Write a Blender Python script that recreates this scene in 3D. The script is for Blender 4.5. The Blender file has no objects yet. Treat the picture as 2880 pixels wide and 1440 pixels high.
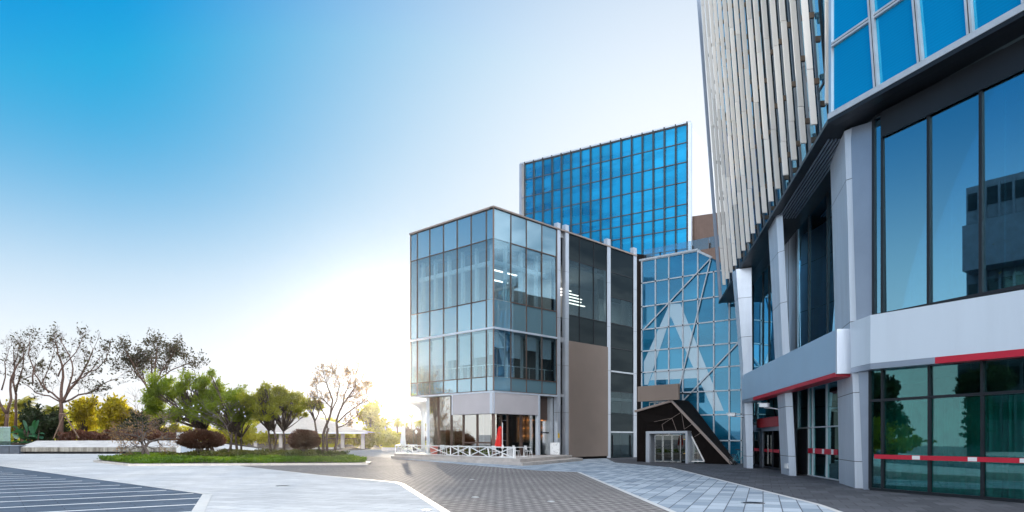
import bpy, bmesh, math, random
import numpy as np
from mathutils import Vector, Matrix
C = bpy.context.scene.collection
F, EYE, CX, HY = 1940.0, 1.8, 1440.0, 1235.0      # lens in photo pixels, eye height, optical centre column, horizon row
SUN_AZ, SUN_EL = math.radians(-9.5), math.radians(5.5)

def V(*a): return Vector(a)
def G(px, py, z=0.0):
    """point of the level z plane seen at a photo position"""
    y = (EYE - z) * F / (py - HY)
    return V((px - CX) / F * y, y, z)
def at(px, py, y):
    return V((px - CX) / F * y, y, EYE + (HY - py) / F * y)

class MB:
    """collects shapes, then links them as ONE mesh object"""
    def __init__(s): s.v = []; s.f = []; s.m = []; s.slot = 0; s.sm = False
    def poly(s, pts):
        i = len(s.v); s.v += [tuple(p) for p in pts]; s.f.append(tuple(range(i, i + len(pts)))); s.m.append(s.slot)
    def hexa(s, b, t):
        """closed prism between bottom loop b and top loop t (same count, ccw from above)"""
        n = len(b); i = len(s.v); s.v += [tuple(p) for p in b] + [tuple(p) for p in t]
        fs = [tuple(range(i + n - 1, i - 1, -1)), tuple(range(i + n, i + 2 * n))]
        for k in range(n):
            k2 = (k + 1) % n; fs.append((i + k, i + k2, i + n + k2, i + n + k))
        s.f += fs; s.m += [s.slot] * len(fs)
    def box(s, x0, x1, y0, y1, z0, z1):
        s.hexa([(x0, y0, z0), (x1, y0, z0), (x1, y1, z0), (x0, y1, z0)], [(x0, y0, z1), (x1, y0, z1), (x1, y1, z1), (x0, y1, z1)])
    def bar(s, a, b, w, h=None, up=V(0, 0, 1)):
        """square bar from a to b"""
        h = h or w; a = Vector(a); b = Vector(b); d = (b - a)
        if d.length < 1e-6: return
        d.normalize(); x = d.cross(up)
        if x.length < 1e-3: x = d.cross(V(1, 0, 0))
        x.normalize(); y = x.cross(d)
        q = [x * (w / 2) * i + y * (h / 2) * j for i, j in ((-1, -1), (1, -1), (1, 1), (-1, 1))]
        s.hexa([a + p for p in q], [b + p for p in q])
    def tube(s, pts, rad, n=6, cap=True):
        pts = [Vector(p) for p in pts]
        if not hasattr(rad, '__len__'): rad = [rad] * len(pts)
        i0 = len(s.v); x = None
        for k, p in enumerate(pts):
            d = (pts[min(k + 1, len(pts) - 1)] - pts[max(k - 1, 0)])
            d = d.normalized() if d.length > 1e-9 else V(0, 0, 1)
            if x is None: x = d.cross(V(.31, .9, .12)).normalized()
            else: x = (x - d * x.dot(d)).normalized()
            y = d.cross(x)
            for j in range(n):
                a = 2 * math.pi * j / n
                s.v.append(tuple(p + (x * math.cos(a) + y * math.sin(a)) * rad[k]))
        for k in range(len(pts) - 1):
            for j in range(n):
                j2 = (j + 1) % n; a = i0 + k * n
                s.f.append((a + j, a + j2, a + n + j2, a + n + j)); s.m.append(s.slot)
        if cap:
            s.f.append(tuple(i0 + j for j in range(n - 1, -1, -1))); s.f.append(tuple(i0 + (len(pts) - 1) * n + j for j in range(n))); s.m += [s.slot] * 2
    def lathe(s, c, prof, n=16):
        """prof: (r, z) pairs turned about the upright through c"""
        i0 = len(s.v)
        for r, z in prof:
            for j in range(n):
                a = 2 * math.pi * j / n; s.v.append((c[0] + r * math.cos(a), c[1] + r * math.sin(a), c[2] + z))
        for k in range(len(prof) - 1):
            for j in range(n):
                j2 = (j + 1) % n; a = i0 + k * n
                s.f.append((a + j, a + j2, a + n + j2, a + n + j)); s.m.append(s.slot)
        s.f.append(tuple(i0 + j for j in range(n - 1, -1, -1))); s.m.append(s.slot)
        s.f.append(tuple(i0 + (len(prof) - 1) * n + j for j in range(n))); s.m.append(s.slot)
    def build(s, name, mats, parent=None, smooth=False, bevel=0):
        off = V(0, 0, 0)
        p = parent
        while p is not None: off += p.location; p = p.parent
        me = bpy.data.meshes.new(name)
        me.from_pydata([(a - off.x, b - off.y, c - off.z) for a, b, c in s.v], [], s.f)
        if not isinstance(mats, (list, tuple)): mats = [mats]
        for m in mats: me.materials.append(m)
        if len(mats) > 1: me.polygons.foreach_set('material_index', s.m)
        if smooth: me.polygons.foreach_set('use_smooth', [True] * len(s.f))
        me.update()
        o = bpy.data.objects.new(name, me); C.objects.link(o)
        if parent is not None: o.parent = parent
        if bevel:
            b = o.modifiers.new('edge', 'BEVEL'); b.width = bevel; b.segments = 2; b.limit_method = 'ANGLE'
        return o

def tag(o, label=None, cat=None, group=None, kind=None):
    if label: o['label'] = label
    if cat: o['category'] = cat
    if group: o['group'] = group
    if kind: o['kind'] = kind
    return o
def thing(name, label, cat, loc=(0, 0, 0), group=None):
    o = bpy.data.objects.new(name, None); C.objects.link(o); o.location = loc; o.empty_display_size = .3
    return tag(o, label, cat, group)
def kids(o): return [c for c in bpy.data.objects if c.parent == o]
def dup(root, loc, rz=0, label=None, scale=1):
    def cp(o, par):
        c = o.copy(); C.objects.link(c)
        if par is not None: c.parent = par
        for k in o.children: cp(k, c)
        return c
    r = cp(root, None); r.location = loc; r.rotation_euler = (0, 0, rz); r.scale = (scale,) * 3
    if label: r['label'] = label
    return r

class Wall:
    """an upright plane in the scene: origin o (x, y), unit direction d along it, n its outward side"""
    def __init__(s, o, d, flip=False):
        s.o = Vector(o[:2]); s.d = Vector(d[:2]).normalized(); s.n = V(s.d.y, -s.d.x)
        if flip: s.n = -s.n
    def u(s, px, off=0.0):
        a = (px - CX) / F; ox, oy = s.o + s.n * off
        return (a * oy - ox) / (s.d.x - a * s.d.y)
    def P(s, u, z, off=0.0):
        q = s.o + s.d * u + s.n * off; return V(q.x, q.y, z)
    def Z(s, px, py, off=0.0):
        q = s.o + s.d * s.u(px, off) + s.n * off; return EYE + (HY - py) / F * q.y
    def at(s, px, py, off=0.0): return s.P(s.u(px, off), s.Z(px, py, off), off)
    def box(s, mb, u0, u1, n0, n1, z0, z1):
        b = [s.P(u0, z0, n0), s.P(u1, z0, n0), s.P(u1, z0, n1), s.P(u0, z0, n1)]
        mb.hexa(b, [V(p.x, p.y, z1) for p in b])
    def slab(s, mb, uz, n0, n1):
        """polygon given as (u, z) on the wall, thickened from n0 to n1"""
        mb.hexa([s.P(u, z, n0) for u, z in uz], [s.P(u, z, n1) for u, z in uz])

# ------------------------------------------------------------------ materials
def newmat(name):
    m = bpy.data.materials.new(name); m.use_nodes = True; nt = m.node_tree; nt.nodes.clear()
    out = nt.nodes.new('ShaderNodeOutputMaterial'); return m, nt, out
def N(nt, t, **kw):
    n = nt.nodes.new('ShaderNode' + t)
    for k, v in kw.items():
        if k in n.inputs: n.inputs[k].default_value = v
        else: setattr(n, k, v)
    return n
def rgba(c): return (c[0], c[1], c[2], 1)
def mixcol(nt, fac, a, b, mode='MIX'):
    n = nt.nodes.new('ShaderNodeMix'); n.data_type = 'RGBA'; n.blend_type = mode
    for idx, val in ((0, fac), (6, a), (7, b)):
        if hasattr(val, 'links'): nt.links.new(val, n.inputs[idx])
        else: n.inputs[idx].default_value = val if idx == 0 else rgba(val)
    return n.outputs[2]
def noise(nt, scale, detail=4, rough=.6, vec=None):
    n = N(nt, 'TexNoise', Scale=scale, Detail=detail, Roughness=rough)
    if vec is None:
        g = nt.nodes.new('ShaderNodeNewGeometry'); vec = g.outputs['Position']
    nt.links.new(vec, n.inputs['Vector']); return n.outputs['Fac']
def ramp(nt, fac, a, b, ca=(0, 0, 0), cb=(1, 1, 1)):
    r = nt.nodes.new('ShaderNodeValToRGB'); e = r.color_ramp.elements
    e[0].position = a; e[1].position = b; e[0].color = rgba(ca); e[1].color = rgba(cb)
    nt.links.new(fac, r.inputs[0]); return r.outputs[0]
def solid(name, col, rough=.5, metal=0.0, spec=.5, var=.12, nscale=1.5, bump=0.0, bscale=30, emit=0, streak=0):
    m, nt, out = newmat(name)
    p = N(nt, 'BsdfPrincipled'); p.inputs['Roughness'].default_value = rough; p.inputs['Metallic'].default_value = metal
    p.inputs['Specular IOR Level'].default_value = spec
    if streak:
        g_ = nt.nodes.new('ShaderNodeNewGeometry'); mp_ = N(nt, 'Mapping'); mp_.inputs['Scale'].default_value = (1, 1, .1); nt.links.new(g_.outputs['Position'], mp_.inputs['Vector'])
        f = noise(nt, streak, 6, .65, mp_.outputs[0])
    else: f = noise(nt, nscale)
    c0 = tuple(max(0, x * (1 - var)) for x in col); c1 = tuple(min(1, x * (1 + var)) for x in col)
    nt.links.new(ramp(nt, f, .3, .7, c0, c1), p.inputs['Base Color'])
    rr = N(nt, 'MapRange'); rr.inputs['To Min'].default_value = rough * .8; rr.inputs['To Max'].default_value = min(1, rough * 1.2)
    nt.links.new(noise(nt, nscale * 3), rr.inputs['Value']); nt.links.new(rr.outputs[0], p.inputs['Roughness'])
    if bump:
        b = N(nt, 'Bump', Strength=bump, Distance=.02); nt.links.new(noise(nt, bscale, 6), b.inputs['Height']); nt.links.new(b.outputs[0], p.inputs['Normal'])
    if emit:
        p.inputs['Emission Color'].default_value = rgba(col); p.inputs['Emission Strength'].default_value = emit
    nt.links.new(p.outputs[0], out.inputs[0]); return m
def glass(name, refl, trans, amount=.35, grazing=.5, rough=.01, wav=0.0):
    """clear pane: mirror part (tinted coating) over a tinted see-through part"""
    m, nt, out = newmat(name)
    g = N(nt, 'BsdfGlossy', Roughness=rough); g.inputs['Color'].default_value = rgba(refl)
    t = N(nt, 'BsdfTransparent'); t.inputs['Color'].default_value = rgba(trans)
    lw = N(nt, 'LayerWeight', Blend=.35)
    ma = N(nt, 'Math', operation='MULTIPLY_ADD'); ma.inputs[1].default_value = grazing; ma.inputs[2].default_value = amount; ma.use_clamp = True
    nt.links.new(lw.outputs['Fresnel'], ma.inputs[0])
    mx = N(nt, 'MixShader'); nt.links.new(ma.outputs[0], mx.inputs[0]); nt.links.new(t.outputs[0], mx.inputs[1]); nt.links.new(g.outputs[0], mx.inputs[2])
    if wav:
        b = N(nt, 'Bump', Strength=wav, Distance=.02); nt.links.new(noise(nt, .7, 2), b.inputs['Height']); nt.links.new(b.outputs[0], g.inputs['Normal'])
    nt.links.new(mx.outputs[0], out.inputs[0]); return m
def coated(name, body, refl, amount=.5, grazing=.4, rough=.02, wav=0.03, var=.15, bands=0, slats=0):
    """opaque back-painted or blinded glass: body colour under a tinted mirror coating"""
    m, nt, out = newmat(name)
    g = N(nt, 'BsdfGlossy', Roughness=rough); g.inputs['Color'].default_value = rgba(refl)
    d = N(nt, 'BsdfDiffuse')
    gi = nt.nodes.new('ShaderNodeNewGeometry')
    v = N(nt, 'MapRange'); v.inputs['To Min'].default_value = 1 - var; v.inputs['To Max'].default_value = 1 + var
    oi = nt.nodes.new('ShaderNodeObjectInfo'); nt.links.new(oi.outputs['Random'], v.inputs['Value'])
    h = N(nt, 'HueSaturation'); h.inputs['Color'].default_value = rgba(body); nt.links.new(v.outputs[0], h.inputs['Value'])
    dc = h.outputs[0]
    if bands:
        mp_ = N(nt, 'Mapping'); mp_.inputs['Scale'].default_value = (.25, .25, 1.0); nt.links.new(gi.outputs['Position'], mp_.inputs['Vector'])
        dc = mixcol(nt, 1.0, dc, ramp(nt, noise(nt, bands, 3, .5, mp_.outputs[0]), .42, .58, (.55, .6, .65), (1.5, 1.4, 1.3)), 'MULTIPLY')
    if slats:
        wv = N(nt, 'TexWave', Scale=slats, Distortion=0); wv.wave_type = 'BANDS'; wv.bands_direction = 'Z'; nt.links.new(gi.outputs['Position'], wv.inputs['Vector'])
        dc = mixcol(nt, 1.0, dc, ramp(nt, wv.outputs['Fac'], .3, .7, (.94, .95, .96), (1.03, 1.03, 1.02)), 'MULTIPLY')
    nt.links.new(dc, d.inputs['Color'])
    h2 = N(nt, 'HueSaturation'); h2.inputs['Color'].default_value = rgba(refl); nt.links.new(v.outputs[0], h2.inputs['Value']); nt.links.new(h2.outputs[0], g.inputs['Color'])
    lw = N(nt, 'LayerWeight', Blend=.35)
    ma = N(nt, 'Math', operation='MULTIPLY_ADD'); ma.inputs[1].default_value = grazing; ma.inputs[2].default_value = amount; ma.use_clamp = True
    nt.links.new(lw.outputs['Fresnel'], ma.inputs[0])
    if wav:
        b = N(nt, 'Bump', Strength=wav, Distance=.02); nt.links.new(noise(nt, .6, 2), b.inputs['Height']); nt.links.new(b.outputs[0], g.inputs['Normal'])
    mx = N(nt, 'MixShader'); nt.links.new(ma.outputs[0], mx.inputs[0]); nt.links.new(d.outputs[0], mx.inputs[1]); nt.links.new(g.outputs[0], mx.inputs[2])
    nt.links.new(mx.outputs[0], out.inputs[0]); return m
def leafmat(name, dark, light, trans, tfac=.45, clump=.6, gloss=.03):
    m, nt, out = newmat(name)
    gi = nt.nodes.new('ShaderNodeNewGeometry')
    f = N(nt, 'Math', operation='MULTIPLY_ADD'); nt.links.new(gi.outputs['Random Per Island'], f.inputs[0]); f.inputs[1].default_value = .5
    nt.links.new(ramp(nt, noise(nt, clump, 2), .35, .65), f.inputs[2])
    f2 = N(nt, 'Math', operation='MULTIPLY'); f2.inputs[1].default_value = .67; nt.links.new(f.outputs[0], f2.inputs[0])
    col = mixcol(nt, f2.outputs[0], dark, light)
    d = N(nt, 'BsdfDiffuse'); nt.links.new(col, d.inputs['Color'])
    t = N(nt, 'BsdfTranslucent'); nt.links.new(mixcol(nt, f2.outputs[0], tuple(x * .6 for x in trans), trans), t.inputs['Color'])
    mx = N(nt, 'MixShader', Fac=tfac); nt.links.new(d.outputs[0], mx.inputs[1]); nt.links.new(t.outputs[0], mx.inputs[2])
    g = N(nt, 'BsdfGlossy', Roughness=.45); mx2 = N(nt, 'MixShader', Fac=gloss)
    nt.links.new(mx.outputs[0], mx2.inputs[1]); nt.links.new(g.outputs[0], mx2.inputs[2])
    nt.links.new(mx2.outputs[0], out.inputs[0]); return m
def paving(name, c1, c2, mortar, bw, bh, ang=0.0, off=.5, ms=.012, rough=.45, spec=.5, stain=.25, squash=1.0):
    """laid stone blocks bw x bh metres, turned by ang"""
    m, nt, out = newmat(name)
    g = nt.nodes.new('ShaderNodeNewGeometry')
    mp = N(nt, 'Mapping'); mp.inputs['Rotation'].default_value = (0, 0, ang); nt.links.new(g.outputs['Position'], mp.inputs['Vector'])
    b = nt.nodes.new('ShaderNodeTexBrick'); b.offset = off
    b.inputs['Color1'].default_value = rgba(c1); b.inputs['Color2'].default_value = rgba(c2); b.inputs['Mortar'].default_value = rgba(mortar)
    b.inputs['Scale'].default_value = 1; b.inputs['Brick Width'].default_value = bw; b.inputs['Row Height'].default_value = bh
    b.inputs['Mortar Size'].default_value = ms; b.inputs['Mortar Smooth'].default_value = .2
    nt.links.new(mp.outputs[0], b.inputs['Vector'])
    s1 = ramp(nt, noise(nt, .22, 5), .32, .72, (1 - stain,) * 3, (1 + 0 * stain,) * 3)
    s2 = ramp(nt, noise(nt, 2.3, 6, .7), .3, .75, (1 - stain * .8,) * 3, (1,) * 3)
    c = mixcol(nt, 1.0, mixcol(nt, 1.0, b.outputs['Color'], s1, 'MULTIPLY'), s2, 'MULTIPLY')
    p = N(nt, 'BsdfDiffuse'); gl_ = N(nt, 'BsdfGlossy'); mx = N(nt, 'MixShader', Fac=spec * .16)
    nt.links.new(c, p.inputs['Color'])
    rr = N(nt, 'MapRange'); rr.inputs['To Min'].default_value = rough * .75; rr.inputs['To Max'].default_value = min(1, rough * 1.3)
    nt.links.new(noise(nt, .5, 6, .7), rr.inputs['Value']); nt.links.new(rr.outputs[0], gl_.inputs['Roughness'])
    nt.links.new(p.outputs[0], mx.inputs[1]); nt.links.new(gl_.outputs[0], mx.inputs[2])
    bm = N(nt, 'Bump', Strength=.5, Distance=.004); bm.invert = True; nt.links.new(b.outputs['Fac'], bm.inputs['Height'])
    bm2 = N(nt, 'Bump', Strength=.12, Distance=.01); nt.links.new(noise(nt, 25, 4), bm2.inputs['Height']); nt.links.new(bm.outputs[0], bm2.inputs['Normal'])
    nt.links.new(bm2.outputs[0], p.inputs['Normal']); nt.links.new(bm.outputs[0], gl_.inputs['Normal'])
    nt.links.new(mx.outputs[0], out.inputs[0]); return m

M = {}
M['white_paint'] = solid('white_paint', (.78, .78, .77), .4, var=.05)
M['white_plastic'] = solid('white_plastic', (.75, .76, .76), .35, var=.04)
M['silver'] = solid('silver_cladding', (.50, .54, .60), .32, metal=.55, var=.07, nscale=.6)
M['pale_panel'] = solid('pale_metal_panel', (.62, .68, .76), .34, metal=.35, var=.10, nscale=.5, streak=1.6)
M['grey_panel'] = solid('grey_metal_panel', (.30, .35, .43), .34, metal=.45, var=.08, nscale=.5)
M['fascia'] = solid('painted_fascia', (.64, .71, .78), .42, metal=.1, var=.05, nscale=.4, streak=.8)
M['fascia_blue'] = solid('painted_blue_fascia', (.36, .52, .66), .42, metal=.1, var=.04, nscale=.4)
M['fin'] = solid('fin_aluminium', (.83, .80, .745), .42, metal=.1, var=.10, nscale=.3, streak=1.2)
M['fin_shade'] = solid('shaded_fin_aluminium', (.15, .18, .21), .4, metal=.35, var=.08, nscale=.3)  # darker copy of the fin metal, inner row's shade put into its colour
M['bronze'] = solid('bronze_bracket', (.16, .12, .09), .45, metal=.6)
M['joint'] = solid('dark_joint', (.03, .033, .038), .6)
M['dark_metal'] = solid('dark_metal', (.014, .017, .022), .4, metal=0, spec=.3)
M['stripe'] = solid('white_stripe_stone', (.80, .81, .82), .6, var=.06, nscale=3)
M['brown_metal'] = solid('brown_window_frame', (.11, .07, .055), .45, metal=.3)
M['bronze_frame'] = solid('bronze_mullion', (.085, .08, .08), .4, metal=.4)
M['light_mullion'] = solid('light_mullion', (.50, .54, .58), .4, metal=.2)
M['steel'] = solid('brushed_steel', (.55, .55, .54), .28, metal=.9)
M['gold'] = solid('gilt_handle', (.75, .48, .14), .3, metal=.9)
M['red'] = solid('red_enamel', (.50, .012, .035), .45, var=.06)
M['red_sign'] = solid('dull_red_sign', (.32, .02, .028), .5, var=.06)
M['red_cloth'] = solid('red_canvas', (.62, .02, .015), .8, var=.12, nscale=4)
M['tan'] = solid('tan_board', (.215, .165, .135), .6, var=.05, nscale=.5)
M['lilac_panel'] = solid('mauve_fascia', (.46, .435, .45), .55, var=.05, nscale=.7)
M['dark_brown'] = solid('dark_brown_cladding', (.007, .005, .0045), .7, spec=.08, var=.25)
M['oak_edge'] = solid('bronze_edge_trim', (.28, .22, .19), .5, var=.1)
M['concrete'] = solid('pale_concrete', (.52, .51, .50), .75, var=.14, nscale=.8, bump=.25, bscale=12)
def stained_shaded():  # streak stains on a colour darkened for the front's backlit shade
    m, nt, out = newmat('stained_shaded_concrete'); g = nt.nodes.new('ShaderNodeNewGeometry')
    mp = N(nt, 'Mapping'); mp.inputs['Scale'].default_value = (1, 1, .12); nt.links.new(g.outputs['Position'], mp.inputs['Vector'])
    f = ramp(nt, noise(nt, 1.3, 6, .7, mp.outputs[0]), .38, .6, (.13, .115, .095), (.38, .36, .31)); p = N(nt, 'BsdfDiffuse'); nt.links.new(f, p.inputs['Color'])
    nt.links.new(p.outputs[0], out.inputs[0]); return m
M['stained_shaded_concrete'] = stained_shaded()
M['stone'] = solid('terrace_stone', (.46, .42, .39), .7, var=.16, nscale=1.2, bump=.2)
M['kerb'] = solid('kerb_stone', (.55, .50, .45), .7, var=.12, nscale=2)
M['white_line'] = solid('white_band_stone', (.56, .56, .55), .6, var=.1, nscale=3)
M['dark_stone'] = solid('dark_slate_cladding', (.07, .085, .11), .4, var=.2)
M['soil'] = solid('soil', (.06, .045, .03), .95, var=.3)
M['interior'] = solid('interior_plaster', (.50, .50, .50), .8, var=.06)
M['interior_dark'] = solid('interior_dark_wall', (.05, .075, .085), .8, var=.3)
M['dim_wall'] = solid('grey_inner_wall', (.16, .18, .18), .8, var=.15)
M['ceiling'] = solid('office_ceiling', (.36, .38, .40), .8, var=.1)
M['warm_wall'] = solid('warm_timber_wall', (.22, .10, .045), .6, var=.25)
M['lattice'] = solid('lattice_timber', (.17, .10, .06), .7, var=.2)
M['lamp_on'] = solid('lit_strip', (1, .96, .88), .5, emit=2.2)
M['warm_lamp'] = solid('warm_lit_shelf', (1, .42, .13), .5, emit=1.4)
M['curtain'] = solid('teal_curtain', (.03, .30, .28), .85, var=.3)
M['screen_blind'] = solid('woven_blind', (.20, .16, .135), .8, var=.25, nscale=14)
M['blind'] = solid('pale_roller_blind', (.74, .78, .80), .8, var=.05)
M['black'] = solid('black_rubber', (.015, .015, .017), .6)
M['teal_board'] = solid('teal_board', (.05, .26, .32), .5, var=.1)
M['terracotta'] = solid('red_planter_box', (.42, .10, .07), .6, var=.1)
M['pot'] = solid('pale_glazed_pot', (.55, .62, .5), .4, var=.08)
M['roof_tile'] = solid('pale_roof_tiles', (.40, .37, .34), .7, var=.15, nscale=3)
M['yellow'] = solid('yellow_notice', (.8, .5, .03), .5)
# glazing
M['box_clear'] = glass('clear_blue_glass', (.62, .82, .90), (.82, .91, .94), .13, .34)
M['box_spandrel'] = coated('blue_grey_spandrel_glass', (.15, .27, .325), (.54, .73, .83), .34, .4, wav=.015, var=.08)
M['dark_clear'] = glass('dark_tinted_glass', (.4, .5, .56), (.62, .68, .68), .07, .22)
M['dark_spandrel'] = coated('dark_spandrel_glass', (.016, .022, .025), (.32, .40, .44), .05, .14, bands=.5)
M['tower_glass'] = coated('blue_tower_glass', (.003, .135, .28), (.04, .46, .80), .42, .3, wav=.06, var=.16, bands=.55)
M['atrium_glass'] = coated('blue_atrium_glass', (.012, .14, .26), (.20, .51, .74), .42, .3, wav=.07, var=.12, bands=.3)
M['letter'] = coated('frosted_letter_film', (.33, .48, .58), (.75, .9, 1.0), .28, .2, rough=.2, var=.05)
M['upper_glass'] = coated('bright_blue_glass', (.004, .27, .50), (.10, .66, .95), .45, .3, wav=.02, var=.06, slats=3.2)
M['fin_glass'] = coated('blue_glass_behind_fins', (.015, .10, .2), (.35, .75, 1.0), .5, .3)
M['office_clear'] = glass('green_tinted_glass', (.40, .80, 1.0), (.42, .66, .70), .5, .5)
M['shop_clear'] = glass('dark_green_shop_glass', (.32, .60, .64), (.50, .80, .76), .17, .5)
M['door_glass'] = glass('smoked_door_glass', (.5, .55, .55), (.16, .15, .12), .14, .4)
M['cafe_glass'] = glass('cafe_glass', (.85, .85, .82), (.80, .80, .76), .22, .5)
M['green_balustrade'] = glass('green_balustrade_glass', (.6, .8, .75), (.30, .45, .40), .2, .5)
M['balustrade'] = glass('clear_balustrade_glass', (.7, .85, .95), (.7, .82, .88), .15, .5)
# ground
A0 = math.radians(38)
M['pale_paving'] = paving('pale_granite_paving', (.71, .725, .735), (.60, .615, .63), (.30, .31, .32), 1.2, .6, math.radians(24), rough=.75, spec=.08, stain=.22)
M['blue_paving'] = paving('blue_grey_paving', (.54, .61, .68), (.26, .325, .395), (.10, .115, .14), .46, .92, math.radians(20), off=.0, ms=.016, rough=.5, stain=.16)
M['dark_paving'] = paving('charcoal_paving', (.125, .13, .148), (.072, .077, .09), (.035, .036, .042), .6, .9, math.radians(20), rough=.5, stain=.25)
M['base_paving'] = paving('grey_paving', (.30, .31, .32), (.24, .25, .26), (.16, .16, .17), .6, .6, math.radians(-46), off=0, rough=.6, stain=.2)
M['deck'] = paving('dark_plank_paving', (.12, .16, .215), (.165, .21, .275), (.075, .09, .115), 1.6, .38, math.radians(-37.3), rough=.55, spec=.25, stain=.35)
def blockmat():
    """small dark setts laid basket-wise with a pale sett at each crossing"""
    m, nt, out = newmat('dark_sett_paving')
    g = nt.nodes.new('ShaderNodeNewGeometry')
    mp = N(nt, 'Mapping'); mp.inputs['Rotation'].default_value = (0, 0, math.radians(-46)); mp.inputs['Scale'].default_value = (1 / .36,) * 3
    nt.links.new(g.outputs['Position'], mp.inputs['Vector'])
    sep = N(nt, 'SeparateXYZ'); nt.links.new(mp.outputs[0], sep.inputs[0])
    def fr(o):
        a = N(nt, 'Math', operation='FRACT'); nt.links.new(o, a.inputs[0]); return a.outputs[0]
    def lt(o, v):
        a = N(nt, 'Math', operation='LESS_THAN'); a.inputs[1].default_value = v; nt.links.new(o, a.inputs[0]); return a.outputs[0]
    def mul(a, b):
        q = N(nt, 'Math', operation='MULTIPLY'); nt.links.new(a, q.inputs[0]); nt.links.new(b, q.inputs[1]); return q.outputs[0]
    pale = mul(lt(fr(sep.outputs[0]), .5), lt(fr(sep.outputs[1]), .5))
    b = nt.nodes.new('ShaderNodeTexBrick'); b.offset = 0
    b.inputs['Color1'].default_value = (.245, .228, .222, 1); b.inputs['Color2'].default_value = (.175, .16, .155, 1); b.inputs['Mortar'].default_value = (.06, .056, .055, 1)
    b.inputs['Scale'].default_value = 1; b.inputs['Brick Width'].default_value = .5; b.inputs['Row Height'].default_value = .5; b.inputs['Mortar Size'].default_value = .02
    nt.links.new(mp.outputs[0], b.inputs['Vector'])
    wear = ramp(nt, noise(nt, .16, 4), .3, .55, (.25,) * 3, (1,) * 3)
    pf = mul(pale, wear)
    c = mixcol(nt, pf, b.outputs['Color'], (.42, .39, .37))
    s = ramp(nt, noise(nt, 2.0, 6, .7), .3, .75, (.75,) * 3, (1,) * 3)
    c = mixcol(nt, 1.0, c, s, 'MULTIPLY')
    p = N(nt, 'BsdfDiffuse'); nt.links.new(c, p.inputs['Color']); gl_ = N(nt, 'BsdfGlossy', Roughness=.6); mx = N(nt, 'MixShader', Fac=.05)
    bm = N(nt, 'Bump', Strength=.5, Distance=.004); bm.invert = True; nt.links.new(b.outputs['Fac'], bm.inputs['Height']); nt.links.new(bm.outputs[0], p.inputs['Normal'])
    nt.links.new(p.outputs[0], mx.inputs[1]); nt.links.new(gl_.outputs[0], mx.inputs[2]); nt.links.new(mx.outputs[0], out.inputs[0]); return m
M['setts'] = blockmat()
# plants
M['bark'] = solid('brown_bark', (.075, .05, .038), .9, var=.35, nscale=6, bump=.5, bscale=20)
M['pale_bark'] = solid('tan_bark', (.17, .11, .075), .9, var=.3, nscale=6, bump=.5, bscale=20)
M['red_bark'] = solid('reddish_bark', (.10, .055, .04), .9, var=.3, nscale=6, bump=.5, bscale=20)
M['twig'] = solid('grey_twig', (.12, .095, .085), .9, var=.3)
M['leaf_dark'] = leafmat('dark_tree_leaves', (.018, .022, .012), (.05, .045, .02), (.12, .11, .02), .25)
M['leaf_green'] = leafmat('feathery_green_leaves', (.013, .034, .003), (.18, .245, .010), (.58, .70, .02), .48, .9)
M['leaf_green2'] = leafmat('yellowish_green_leaves', (.025, .04, .003), (.24, .265, .012), (.78, .76, .03), .5, .9)
M['leaf_yellow'] = leafmat('sunlit_yellow_leaves', (.11, .10, .004), (.46, .38, .012), (1.0, .84, .03), .6, .9)
M['leaf_bush'] = leafmat('dark_bush_leaves', (.010, .022, .009), (.035, .055, .015), (.08, .12, .02), .25)
M['leaf_red'] = leafmat('reddish_hedge_leaves', (.055, .022, .016), (.17, .075, .045), (.35, .12, .05), .3)
M['leaf_shrub'] = leafmat('brown_clipped_shrub', (.045, .024, .018), (.12, .065, .042), (.26, .10, .05), .3)
M['leaf_banana'] = leafmat('glossy_banana_leaf', (.012, .085, .032), (.03, .17, .065), (.08, .40, .08), .3, gloss=.15)
M['leaf_palm'] = leafmat('palm_fronds', (.06, .08, .012), (.16, .18, .025), (.7, .6, .05), .5)
M['leaf_vista'] = leafmat('hazy_yellow_leaves', (.10, .11, .012), (.32, .31, .03), (1.0, .9, .06), .58)
M['leaf_pale'] = leafmat('dry_pale_leaves', (.16, .10, .05), (.30, .20, .10), (.6, .35, .12), .4)
M['grass'] = leafmat('lawn_blades', (.018, .055, .004), (.10, .19, .010), (.32, .50, .02), .42, .5)
M['cover'] = leafmat('ground_cover_leaves', (.02, .035, .008), (.07, .08, .015), (.20, .20, .03), .35, .8)
# ------------------------------------------------------------------ ground
def sheet(name, pts, z, m):
    mb = MB(); mb.poly([V(p.x, p.y, z) for p in pts]); o = mb.build(name, m); tag(o, kind='structure'); return o
def gp(*pp): return [G(x, y) for x, y in pp]
mb = MB(); mb.poly([(-1500, -400, 0), (1500, -400, 0), (1500, 2500, 0), (-1500, 2500, 0)])
tag(mb.build('ground', M['base_paving']), kind='structure')
rng = random.Random(4)
pale = gp((-700, 1560), (1330, 1560), (1254, 1440), (1132, 1363), (1116, 1357), (893, 1336), (671, 1311), (830, 1283), (930, 1268), (760, 1258), (-1400, 1258), (-1800, 1330))
sheet('pavement_pale', pale, .004, M['pale_paving'])
dark = gp((1330, 1560), (1254, 1440), (1132, 1363), (1116, 1357), (893, 1336), (671, 1311), (830, 1283), (1010, 1281), (1120, 1290), (1286, 1305), (1403, 1314.5), (1519, 1324), (1626, 1327.6), (1892, 1440), (2100, 1560))
sheet('pavement_setts', dark[::-1], .004, M['setts'])
blue = gp((2100, 1560), (1892, 1440), (1626, 1327.6), (1519, 1324), (1403, 1314.5), (1286, 1305), (1120, 1290), (1130, 1280), (1400, 1284), (1700, 1287), (1730, 1301), (1882.6, 1314.5), (2300, 1419), (2700, 1560))
sheet('pavement_blue', blue, .004, M['blue_paving'])
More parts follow.
